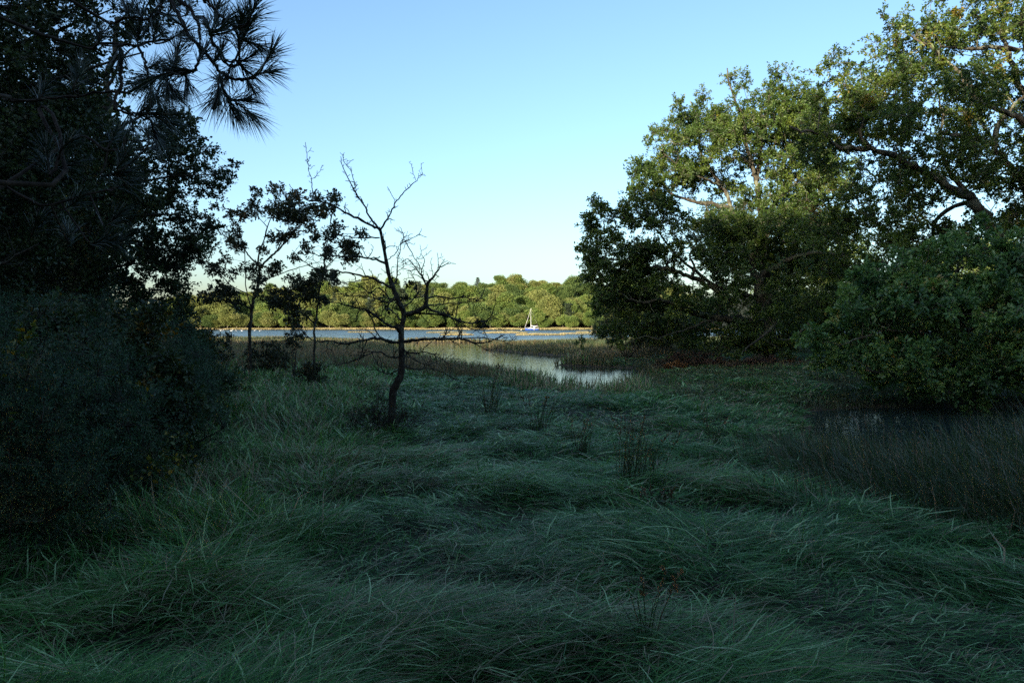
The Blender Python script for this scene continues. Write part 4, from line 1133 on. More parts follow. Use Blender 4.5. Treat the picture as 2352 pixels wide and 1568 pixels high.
# ------------------------------------------------------------------ dark growth on the left
def build_left():
    # birch whose leaves edge the sky
    rng = RNG(51); Y = 13.5
    x0, y0, _ = P(150, 900, Y); base = (x0, y0, gz(x0, y0) - .1)
    lim = [([base] + path(None, [(160, 760), (180, 600), (200, 450), (230, 300), (250, 160), (270, 40)], Y), .13, .04)]
    for (a, b) in [((165, 720), (420, 720)), ((175, 640), (440, 620)), ((190, 540), (480, 500)), ((200, 470), (510, 400)), ((215, 400), (450, 320)), ((230, 320), (430, 260)), ((170, 690), (20, 600)), ((190, 540), (40, 440)), ((215, 400), (80, 260)), ((245, 200), (330, 100)), ((160, 780), (400, 770)), ((180, 600), (360, 560))]:
        mid = ((a[0] + b[0]) / 2, (a[1] + b[1]) / 2 - 25)
        lim.append((path(None, [a, mid, b], Y, rng.uniform(-1.6, 1.2)), .035, .008))
    poly = [(-40, 250), (60, 200), (140, 210), (200, 230), (250, 300), (320, 330), (390, 265), (430, 262), (455, 290), (475, 340), (500, 362), (548, 378), (530, 410), (498, 425), (512, 465), (492, 500), (505, 540), (475, 580), (455, 592), (430, 605), (424, 650), (432, 700), (445, 760), (420, 810), (380, 860), (300, 880), (100, 900), (-40, 900)]

    def hol(x, y):
        h = .0 * x
        for cx, cy_, rx, ry, p in [(330, 330, 50, 40, .85), (60, 660, 45, 40, .55), (150, 640, 40, 30, .5), (250, 600, 40, 30, .3), (430, 430, 25, 60, .2)]:
            h = np.maximum(h, np.where(((x - cx) / rx) ** 2 + ((y - cy_) / ry) ** 2 < 1, p, 0))
        return h
    C = fill_outline(poly, Y, 1.7, 1080, rng, .1, hollow=hol)
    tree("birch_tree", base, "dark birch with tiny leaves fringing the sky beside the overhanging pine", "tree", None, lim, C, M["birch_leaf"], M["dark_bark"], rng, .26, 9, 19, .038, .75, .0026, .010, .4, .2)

    # second dark tree, up in the corner
    rng = RNG(52); Y = 9.5
    x0, y0, _ = P(-130, 950, Y); base = (x0, y0, gz(x0, y0) - .1)
    lim = [([base] + path(None, [(-120, 700), (-90, 400), (-60, 150), (-30, -150)], Y), .16, .05)]
    for (a, b) in [((-100, 560), (120, 420)), ((-95, 450), (180, 330)), ((-80, 320), (230, 190)), ((-70, 220), (330, 120)), ((-60, 130), (260, 20)), ((-50, 30), (330, -60)), ((-70, 250), (150, 120)), ((-110, 640), (90, 560))]:
        mid = ((a[0] + b[0]) / 2, (a[1] + b[1]) / 2 + 10)
        lim.append((path(None, [a, mid, b], Y, rng.uniform(-1.5, 1)), .04, .008))
    poly = [(-200, -200), (420, -200), (470, -60), (440, 10), (380, 60), (340, 100), (300, 110), (290, 170), (250, 220), (240, 300), (210, 360), (190, 430), (120, 560), (40, 640), (-200, 700)]
    hol = lambda x, y: np.where((x > 200) & (y > -20), .55, np.where(((x - 240) / 60) ** 2 + ((y - 60) / 60) ** 2 < 1, .5, 0.))
    C = fill_outline(poly, Y, 1.8, 560, rng, .15, hollow=hol)
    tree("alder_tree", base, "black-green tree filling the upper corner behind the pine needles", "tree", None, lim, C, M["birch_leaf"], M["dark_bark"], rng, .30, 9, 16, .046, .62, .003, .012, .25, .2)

    # trees behind them, further along the edge of the wood
    specs = [(-13.5, 21, 9.0), (-21, 33, 9), (-30, 46, 9), (-40, 62, 9), (-13, 12, 10), (-22, 20, 12), (-54, 76, 8), (-17, 27, 6), (-50, 12, 15), (-60, 30, 15), (-70, 45, 15), (-38, 14, 14)]  # last four stand out of view, added to shade the marsh
    whs = ["nearest of the wood-edge trees behind the birch", "second of the wood-edge trees behind the birch", "third wood-edge tree, deep behind the birch", "fourth wood-edge tree, deepest behind the birch", "shadowed tree just behind the upper-corner tree", "shadowed tree two deep behind the upper-corner tree", "last wood-edge tree where the marsh begins", "short shrubby tree low behind the birch"] + ["tall tree inside the wood, hidden behind the birch from the viewer"] * 4
    for i, (x, y, h) in enumerate(specs):
        rng = RNG(60 + i); z = gz(x, y); base = (x, y, z - .1)
        n = 170; r = h * .36
        d = unit(rng.standard_normal((n, 3))) * rng.uniform(.5, 1, (n, 1))
        C = np.array([x, y, z + h * .55]) + d * np.array([r, r, h * .46])
        lim = [([base, (x + .1, y, z + h * .4), (x, y, z + h * .9)], h * .018, .03)]
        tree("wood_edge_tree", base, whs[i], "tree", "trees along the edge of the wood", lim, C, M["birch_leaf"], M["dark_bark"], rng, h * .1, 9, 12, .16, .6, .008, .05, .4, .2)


build_left()


# ------------------------------------------------------------------ pine: limbs reaching in overhead
def needle_tuft(buf, p0, d, rng, n=90, L=.14, shoot=.12, w=.0034):
    """needles along the end of a shoot"""
    d = np.asarray(d, float) / np.linalg.norm(d)
    t = rng.uniform(0, 1, n) ** .7
    base = np.asarray(p0)[None] + d[None] * (t * shoot)[:, None]
    rad = unit(np.cross(d[None], rng.standard_normal((n, 3))))
    a = np.radians(np.clip(rng.normal(42, 17, n) - 18 * t, 6, 95))
    dr = d[None] * np.cos(a)[:, None] + rad * np.sin(a)[:, None]
    ln = L * rng.uniform(.75, 1.12, n)
    mid = base + dr * (ln * .55)[:, None]
    tip = base + dr * ln[:, None] + np.array([0, 0, -1]) * (ln * rng.uniform(.02, .16, n))[:, None]
    sd = unit(np.cross(dr, rng.standard_normal((n, 3)))) * (w / 2)
    v = np.stack([base - sd, base + sd, mid - sd, mid + sd, tip], 1)
    i = (np.arange(n) * 5)[:, None]
    buf.add(v.reshape(-1, 3), [i + np.array([0, 1, 3, 2]), i + np.array([2, 3, 4])], np.repeat(np.clip(rng.normal(.45, .25, n), 0, 1), 5))


def build_pine():
    rng = RNG(71)
    base = (-4.6, 2.2, gz(-4.6, 2.2) - .1)
    t = thing("pine_tree", base, "long-needled pine whose spiky boughs hang into the sky from above", "tree")
    tb = Buf()
    limb(tb, local([base, (-4.5, 2.3, 2.5), (-4.4, 2.4, 5.0), (-4.4, 2.5, 8.5)], base), .17, .06, rng, .01, 5, 9)
    obj("trunk", tb, M["pine_bark"], t)
    # whorl boughs from the trunk into view, then traced shoots: (points in crop c4, r0, r1, depth, drift)
    S = 3.8 / F / 7.71
    boughs = []
    A = lambda pts, r0, r1, Y, dY: (path(c4, pts, Y, dY), r0, r1)
    boughs.append(([(-4.4, 2.4, 5.0), (-3.4, 3.0, 5.2), (-2.3, 3.5, 4.75)] + path(c4, [(1200, -140), (1310, 0), (1350, 80), (1420, 200), (1500, 310), (1580, 400), (1650, 490), (1720, 570), (1800, 608), (1900, 610), (1980, 570), (2030, 505)], 3.8, -.1), .028, .0065,
                   [((2030, 505), (.45, .1, .9), 1.0), ((1985, 575), (.9, -.2, .15), .8), ((1900, 608), (.6, .1, -.8), .7), ((1650, 490), (.2, .3, .9), .6), ((1690, 590), (-.1, .2, -.9), .9), ((1500, 320), (-.7, .2, .3), .6), ((1420, 210), (-.6, -.2, .5), .6)]))
    boughs.append(([(-4.4, 2.4, 5.1), (-3.2, 3.1, 5.5), (-2.2, 3.6, 5.0)] + path(c4, [(1300, -120), (1390, 0), (1480, 90), (1530, 190), (1545, 300), (1540, 420), (1520, 500), (1480, 545), (1390, 560), (1290, 560), (1200, 605), (1140, 640)], 3.9, -.15), .022, .006,
                   [((1480, 545), (-.9, .1, -.1), 1.0), ((1390, 560), (-.8, .2, .3), 1.0), ((1300, 560), (-.9, -.1, -.3), 1.1), ((1200, 605), (-.9, .2, -.25), 1.1), ((1530, 470), (.2, .3, .9), .8), ((1420, 555), (.3, -.2, -.8), .9), ((1290, 575), (.1, .2, -.9), .9), ((1350, 480), (.2, 0, .9), .9), ((1330, 540), (.1, .3, .95), .8), ((1250, 590), (.5, -.1, -.7), .8)]))
    boughs.append(([(-4.4, 2.4, 5.2), (-3.2, 3.0, 5.9), (-2.0, 3.5, 5.5)] + path(c4, [(1500, -200), (1560, -60), (1600, 0), (1640, 60), (1740, 150), (1830, 210), (1900, 200), (1920, 150)], 3.7, -.1), .018, .006,
                   [((1920, 150), (.45, .0, .9), 1.1), ((1900, 250), (.35, .2, .85), 1.0), ((1850, 250), (.2, -.2, .9), .9), ((1870, 300), (.6, .2, -.2), .9), ((1660, 170), (.05, .1, .95), 1.0), ((1680, 200), (.6, .2, .6), .9), ((1640, 240), (-.4, .3, .7), .8), ((1620, 265), (.2, .2, .3), .9)]))
    boughs.append((path(c4, [(1510, 135), (1560, 128), (1590, 170), (1605, 230), (1625, 265), (1640, 330), (1700, 420), (1760, 500), (1830, 490), (1845, 420), (1850, 340)], 3.8, -.1), .010, .005,
                   [((1845, 430), (.05, .2, .95), 1.1), ((1850, 340), (.3, .0, .95), 1.0), ((1830, 490), (.8, .1, .4), 1.0), ((1780, 500), (-.2, .2, -.6), .8), ((1820, 470), (.7, .2, -.5), .9), ((1700, 430), (.1, .1, .9), .6)]))
    boughs.append((path(c4, [(1650, 490), (1690, 560), (1710, 640), (1735, 720), (1790, 770), (1840, 800)], 3.75, -.05), .008, .005,
                   [((1840, 800), (.75, .1, -.5), 1.0), ((1780, 765), (.85, -.2, -.1), .9), ((1745, 740), (.3, .2, -.9), .9), ((1690, 690), (-.3, .1, -.9), .9), ((1700, 640), (-.3, .3, .5), .6), ((1760, 760), (.4, .1, -.85), .9)]))
    boughs.append(([(-4.4, 2.4, 4.2), (-3.6, 3.0, 4.4), (-2.9, 3.6, 4.3)] + path(c4, [(700, 100), (850, 180), (1000, 130), (1140, 150), (1220, 100), (1250, 45), (1230, 40), (1190, 90)], 4.2, -.1), .02, .006,
                   [((1220, 110), (.3, .1, .9), .9), ((1290, 110), (.4, .1, .8), .9), ((1100, 150), (-.3, .1, .8), .8), ((1430, 120), (.0, .2, .9), .8), ((1000, 130), (-.3, .2, .7), .8), ((1140, 160), (.5, .2, -.6), .8)]))
    boughs.append(([(-4.4, 2.4, 4.0), (-3.6, 3.1, 4.1), (-3.0, 3.6, 4.0)] + path(c4, [(560, 340), (760, 330), (920, 340), (1060, 350), (1180, 320), (1300, 310), (1340, 280)], 4.3, -.1), .02, .006,
                   [((1060, 340), (-.2, .2, .9), .9), ((1180, 320), (.3, .2, .9), .9), ((920, 340), (-.2, .2, -.8), .8), ((760, 330), (0, .2, .9), .8), ((1340, 285), (.7, .1, .5), .8)]))
    boughs.append((path(c4, [(900, 330), (935, 420), (925, 500), (935, 600), (930, 660), (895, 720), (880, 830), (900, 840), (980, 870), (1060, 880), (1130, 880)], 4.3, -.2), .012, .006,
                   [((1130, 880), (.9, 0, .1), 1.0), ((1060, 880), (.6, .1, .6), .9), ((1000, 870), (.3, .2, -.9), .9), ((1240, 740), (.8, .1, .1), .8), ((1200, 720), (.2, .2, -.8), .9), ((1160, 930), (.2, .1, -.9), 1.0), ((1250, 640), (.5, .2, -.7), .9), ((1200, 900), (.7, .1, -.3), .9)]))
    boughs.append((path(c4, [(1060, 350), (1100, 440), (1130, 520), (1150, 600), (1160, 640)], 4.2, -.1), .009, .005, [((1160, 640), (.2, .1, -.9), .8), ((1130, 530), (.6, .1, .3), .7)]))
    boughs.append(([(-4.4, 2.4, 3.4), (-3.6, 3.2, 3.5), (-2.8, 4.0, 3.55)] + path(c4, [(30, 770), (350, 770), (600, 740), (730, 720), (900, 710), (1030, 690)], 4.6, -.2), .024, .006,
                   [((560, 690), (.2, .3, .9), 1.1), ((600, 640), (.1, .2, .95), 1.0), ((300, 760), (.1, .2, .9), .9), ((1030, 690), (.9, .1, .2), .5)]))
    boughs.append(([(-4.4, 2.4, 3.0), (-3.4, 3.2, 3.1), (-2.6, 4.2, 3.1)] + path(c4, [(300, 850), (400, 880), (450, 1000), (480, 1130), (450, 1240), (380, 1350)], 4.6, -.3), .024, .009,
                   [((370, 1270), (0, .1, 1), 1.2), ((380, 1350), (-.3, .1, .9), 1.1), ((470, 1150), (.5, .1, .7), .9), ((420, 1300), (.7, .1, .4), 1.1)]))
    boughs.append(([(-3.0, 4.0, 2.9)] + path(c4, [(480, 1130), (620, 1050), (700, 1080), (800, 1150), (940, 1150), (965, 1060), (960, 1250), (990, 1270)], 4.7, -.2), .014, .006,
                   [((850, 1100), (.2, .2, .9), 1.1), ((900, 1300), (.3, .2, .8), 1.1), ((860, 1350), (.8, .2, .2), 1.0), ((780, 1360), (.9, .1, 0), 1.0), ((1180, 1060), (.3, .1, .8), 1.0), ((1100, 1150), (.6, .2, .2), 1.0), ((1150, 1100), (-.3, .2, .6), .9)]))
    boughs.append(([(-3.6, 2.6, 2.6), (-3.0, 3.4, 2.7)] + path(None, [(-30, 420), (90, 470), (180, 450), (270, 430)], 4.6, .3), .02, .007,
                   [((70, 545), (.3, .1, .6), 1.3), ((150, 480), (.6, .1, .3), 1.2), ((240, 520), (.5, .1, .6), 1.3), ((270, 430), (.8, .1, .5), 1.1), ((210, 560), (.6, .1, .2), 1.2), ((160, 560), (-.3, .2, .7), 1.2), ((260, 560), (.8, .2, .5), 1.2)]))
    for pts, r0, r1, tufts in boughs:
        bb = Buf(); nb = Buf()
        q, r = limb(bb, local(pts, base), r0, r1, rng, .004, 4, 6)
        for (cx, cy_), d, s in tufts:
            xy = c4(cx, cy_) if cx > 290 or cy_ > 900 else (cx, cy_)
            Yt = float(np.mean([p[1] for p in pts[-4:]])) + rng.normal(0, .08)
            p = local([P(*xy, Yt)], base)[0]
            dv = np.array(d, float); dv /= np.linalg.norm(dv); dv = dv + rng.normal(0, .12, 3)
            j = int(np.argmin(np.sum((q - (p - dv * .06)) ** 2, 1)))
            mid = (q[j] + p) / 2 - np.array([0, 0, .012])
            limb(bb, [q[j], mid, p, p + dv * .10 * s], .0055, .004, rng, 0, 3, 5)
            needle_tuft(nb, p - dv * .02, dv, rng, int(80 * s), .155 * s ** .4, .10 * s)
        br = obj("bough", bb, M["pine_bark"], t)
        obj("needles", nb, M["needle"], br)


build_pine()


# ------------------------------------------------------------------ gorse, brambles, rush clumps, bracken
def build_scrub():
    specs = [  # px, py (foot), Y, half-width px, height px, label
        (50, 1230, 5.4, 150, 400, "tall dark gorse bush at the picture's edge nearest the viewer"),
        (220, 1180, 6.3, 140, 330, "spiny gorse bush beside the edge gorse, with a yellowing bramble over it"),
        (345, 1010, 8.2, 95, 190, "lower gorse bush where the tall gorse meets the pale grass"),
        (120, 1010, 8.4, 170, 300, "gorse bush in the second row under the birch"),
        (330, 930, 10.2, 140, 190, "gorse bush in the second row, nearest the arching bush"),
        (40, 930, 11.0, 150, 230, "gorse bush deep under the birch at the picture's edge"),
        (230, 900, 12.2, 160, 170, "small gorse bush deep under the birch boughs"),
        (410, 880, 13.5, 55, 70, "smallest gorse bush, out in the grass past the birch")]
    for i, (px, py, Y, w, h, lab) in enumerate(specs):
        rng = RNG(80 + i)
        x0, y0, _ = P(px, py, Y); base = (x0, y0, gz(x0, y0) - .05)
        k = Y / (F * SC)
        poly = [(px - w, py), (px - w * 1.05, py - h * .5), (px - w * .75, py - h * .85), (px - w * .3, py - h), (px + w * .25, py - h * .93), (px + w * .7, py - h * .75), (px + w, py - h * .42), (px + w * .95, py)]
        C = fill_outline(poly, Y, w * k * .8, 150, rng, .1)
        C[:, 2] += rng.normal(0, .22, len(C)); C[:, 0] += rng.normal(0, .2, len(C))
        lim = [([base, tuple(np.array(base) * .5 + C[j] * .5 + [0, 0, .05]), tuple(C[j])], .02, .006) for j in rng.choice(len(C), 9, False)]
        tree("gorse_bush", base, lab, "bush", "gorse bushes along the edge of the clearing", lim, C, M["gorse"], M["dark_bark"], rng, .27, 11, 40, .028, .17, .0035, .009, .32, .22, up=.1, flat=.9, lift=.8)
    # leafy shrubs mixed into the gorse
    for i, (px, py, Y, w, h, lab) in enumerate([(395, 930, 11.5, 75, 110, "leafy pale-edged shrub spilling from the gorse into the grass"), (330, 1000, 7.6, 110, 300, "leafy dark shrub growing up between the gorse bushes"), (140, 1000, 7.0, 130, 330, "leafy dark shrub hiding the birch's foot"), (400, 850, 15, 90, 150, "leafy shrub under the birch's lowest boughs")]):
        rng = RNG(180 + i)
        x0, y0, _ = P(px, py, Y); base = (x0, y0, gz(x0, y0) - .05); k = Y / (F * SC)
        poly = [(px - w, py), (px - w * .9, py - h * .45), (px - w * .6, py - h * .6), (px - w * .5, py - h * .95), (px - w * .1, py - h * .7), (px + w * .15, py - h), (px + w * .4, py - h * .6), (px + w * .8, py - h * .55), (px + w * 1.05, py - h * .2), (px + w, py)]
        C = fill_outline(poly, Y, w * k * .7, 130, rng, .1)
        lim = [([base, tuple(np.array(base) * .5 + C[j] * .5 + [0, 0, .12]), tuple(C[j])], .016, .004) for j in rng.choice(len(C), 12, False)]
        tree("leafy_shrub", base, lab, "shrub", "shrubs among the gorse", lim, C, M["birch_leaf"], M["dark_bark"], rng, .22, 9, 11, .045, .55, .003, .009, .5, .22, lift=.3)
    # low bramble patches where the scrub thins into the grass
    for i, (px, py, Y, w, h, lab) in enumerate([(455, 965, 11.2, 90, 75, "low bramble patch at the scrub's edge, nearest the thorn tree"), (505, 890, 13.5, 50, 40, "low bramble patch where the scrub meets the marsh"), (365, 1060, 8.2, 75, 80, "low bramble patch in the pale grass before the gorse"), (330, 1150, 6.8, 60, 70, "lowest bramble patch, closest to the viewer")]):
        rng = RNG(190 + i)
        x0, y0, _ = P(px, py, Y); base = (x0, y0, gz(x0, y0) - .05); k = Y / (F * SC)
        poly = [(px - w, py), (px - w * .8, py - h * .6), (px - w * .3, py - h), (px + w * .2, py - h * .8), (px + w * .6, py - h * .55), (px + w, py)]
        C = fill_outline(poly, Y, w * k * .8, 55, rng, .1); C += rng.normal(0, .1, C.shape)
        lim = [([base, tuple(np.array(base) * .5 + C[j] * .5 + [0, 0, .15]), tuple(C[j])], .007, .003) for j in rng.choice(len(C), 12, False)]
        tree("bramble_patch", base, lab, "bramble", "bramble patches along the scrub", lim, C, M["bramble_leaf"], M["dark_bark"], rng, .18, 6, 7, .045, .65, .003, .006, .30, .2, lift=.3)
    # brambles with some yellow leaves
    for i, (pts, Y, lab) in enumerate([([(190, 935), (230, 880), (270, 868), (310, 890), (350, 930)], 6.0, "bramble arching over the gorse with yellow-green leaves"),
                                       ([(420, 1000), (470, 930), (520, 915), (560, 950)], 10.5, "bramble runner arching out of the scrub toward the thorn tree"),
                                       ([(440, 930), (480, 855), (530, 840), (575, 880)], 12.5, "bramble runner arching beside the leafier sapling"),
                                       ([(360, 1020), (410, 950), (450, 960), (470, 1010)], 8.5, "bramble runner arching over the pale grass"),
                                       ([(330, 1120), (370, 1010), (420, 1000), (450, 1070)], 7.0, "bramble runner drooping into the rank grass"),
                                       ([(300, 1190), (330, 1080), (360, 1070), (395, 1150)], 6.0, "bramble runner nearest the viewer, dipping to the grass"),
                                       ([(400, 900), (420, 800), (470, 770), (520, 800)], 12.0, "bramble runner leaning out below the birch"),
                                       ([(20, 990), (30, 870), (45, 790), (60, 760)], 5.0, "bramble climbing the edge gorse with a few pale leaves"),
                                       ([(350, 1110), (370, 1060), (400, 1050), (420, 1090)], 6.2, "low bramble with rusty leaves in the pale grass")]):
        rng = RNG(900 + i); w = path(None, pts, Y, .3)
        base = (w[0][0], w[0][1], gz(w[0][0], w[0][1]))
        t = thing("bramble", base, lab, "bramble", "brambles at the edge of the clearing")
        bb = Buf(); q, r = limb(bb, local([base] + w[1:], base), .006, .002, rng, .01, 5, 5)
        lb = Buf(); n = 70
        j = rng.integers(len(q) // 4, len(q), n); p = q[j] + rng.normal(0, .045, (n, 3))
        leaves(lb, p, rng.standard_normal((n, 3)) + [0, 0, .2], rng.uniform(.03, .055, n), .65, rng, np.clip(rng.normal(.68, .22, n), 0, 1), .8)
        obj("stem", bb, M["dark_bark"], t); obj("leaves", lb, M["bramble_leaf"], t)
    # rush clumps with dark flower heads
    clumps = [(1445, 1095, 60, 165, 34, "tall rush clump with dark seed heads in the middle of the grass"),
              (1490, 1090, 75, 120, 26, "leaning rush clump beside the tallest seed heads"),
              (1125, 935, 30, 130, 22, "rush clump standing against the creek, nearest the thorn tree"),
              (1245, 960, 45, 70, 22, "short rush clump between the thorn tree and the pool"),
              (1330, 1010, 45, 80, 26, "rush clump in front of the pool, short and bushy"),
              (1480, 1500, 30, 190, 7, "few thin brown rush stems closest to the viewer"),
              (1640, 985, 35, 80, 18, "rush clump at the near edge of the rush bed"),
              (1500, 1160, 70, 60, 44, "low spreading tuft of rushes beneath the tall seed heads")]
    for i, (px, py, w, h, n, lab) in enumerate(clumps):
        rng = RNG(100 + i)
        Y = 1.66 * F * SC / (py - 747); x0, y0, _ = P(px, py, Y); z = gz(x0, y0); base = (x0, y0, z)
        k = Y / (F * SC)
        t = thing("rush_clump", base, lab, "rushes", "rush clumps in the grass")
        sb = Buf(); hb = Buf()
        n2 = int(n * 1.35)
        foot = np.stack([rng.normal(0, w * k * .22, n2), rng.normal(0, w * k * .22, n2), np.full(n2, -.03)], 1)
        lean = rng.normal(.05, .16, n2) + foot[:, 0] * .5; ln2 = rng.normal(0, .14, n2)
        H = h * k * rng.uniform(.5, 1.12, n2) + .1
        d = np.stack([np.sin(lean), ln2, np.ones(n2)], 1); d = unit(d)
        mid = foot + d * (H * .5)[:, None]; tip = foot + d * H[:, None] + np.stack([lean * .35 * H, 0 * H, -.05 * H], 1)
        tubes(sb, np.stack([foot, mid, tip], 1), np.tile([.0033, .0028, .0014], (n2, 1)) * max(1, Y / 9), 4, rng.uniform(0, .75, n2))
        obj("stems", sb, M["rush"], t)
        top = np.argsort(-H)[:max(3, n // 5)]
        for j in top:
            hb = Buf()
            m = 14; tt = rng.uniform(.72, 1.0, m)[:, None]
            p = mid[j] * (1 - tt) * 2 + tip[j] * (2 * tt - 1)
            leaves(hb, p, d[j] + rng.normal(0, .6, (m, 3)), rng.uniform(.02, .045, m) * max(1, Y / 10), .45, rng, rng.uniform(.55, .85, m), .2)
            obj("seed_head", hb, M["rush"], t)
    # orange bracken patch on the bank
    specs = [((1545, 855), 34, [(1526, 852), (1530, 838), (1555, 832), (1578, 838), (1570, 852), (1545, 858)], 34, .17, M["bracken"], "bracken", "small patch of orange dead bracken on the bank at the creek's head", "fern"),
             ((1590, 850), 35, [(1500, 850), (1510, 830), (1560, 812), (1640, 815), (1690, 835), (1680, 855), (1590, 850)], 150, .26, M["heath"], "heath_bush", "brown heathery bush on the bank beside the orange bracken", "bush"),
             ((1720, 845), 33, [(1660, 850), (1690, 828), (1760, 822), (1850, 830), (1890, 850), (1800, 860)], 130, .24, M["heath"], "heath_bush", "brown heathery bush under the oak boughs, farther from the bracken", "bush"),
             ((1500, 800), 48, [(1430, 800), (1460, 782), (1530, 780), (1560, 805), (1500, 812)], 70, .25, M["reed"], "sedge_tussock", "sedge tussock at the foot of the willow bush", "sedge")]
    for i, (b0, Y, poly, n, cr, mat, nm, lab, cat) in enumerate(specs):
        rng = RNG(120 + i)
        x0, y0, _ = P(*b0, Y); base = (x0, y0, gz(x0, y0) - .03)
        C = fill_outline(poly, Y, .9, n, rng, .15)
        C[:, 2] = np.maximum(C[:, 2], height(C[:, 0], C[:, 1]) + (.28 if nm == 'bracken' else .05))
        tb = Buf(); lb = Buf()
        foot = C.copy(); foot[:, 2] = height(C[:, 0], C[:, 1]) - .03; foot[:, :2] += rng.normal(0, .08, (n, 2))
        tubes(tb, np.stack([local(foot, base), local((foot + C) / 2, base), local(C, base)], 1), np.tile([.008, .006, .004], (n, 1)), 3)
        foliage(lb, tb, local(C, base), cr, rng, 8, 12, .06, .35, .3, .004, tintmid=.45, tintsp=.25)
        t = thing(nm, base, lab, cat, None)
        obj("stems", tb, M["dark_bark"], t); obj("leaves" if nm != "bracken" else "fronds", lb, mat, t)
    # leaves fallen on the pond
    rng = RNG(130); n = 240
    x = rng.uniform(6.2, 20, n); y = rng.uniform(11.5, 20.5, n); k = water_sd(x, y) < -.1; x, y = x[k], y[k]; n = len(x)
    lb = Buf(); a = rng.uniform(0, 6.28, n)
    leaves(lb, np.stack([x, y, np.full(n, .006)], 1), np.stack([np.cos(a), np.sin(a), 0 * a], 1), rng.uniform(.06, .11, n), .5, rng, rng.uniform(.3, 1, n), 40, .02)
    tag(obj("fallen_leaves", lb, M["bracken"]), "pale fallen leaves floating on the dark pond", "leaves", None, "stuff")


build_scrub()


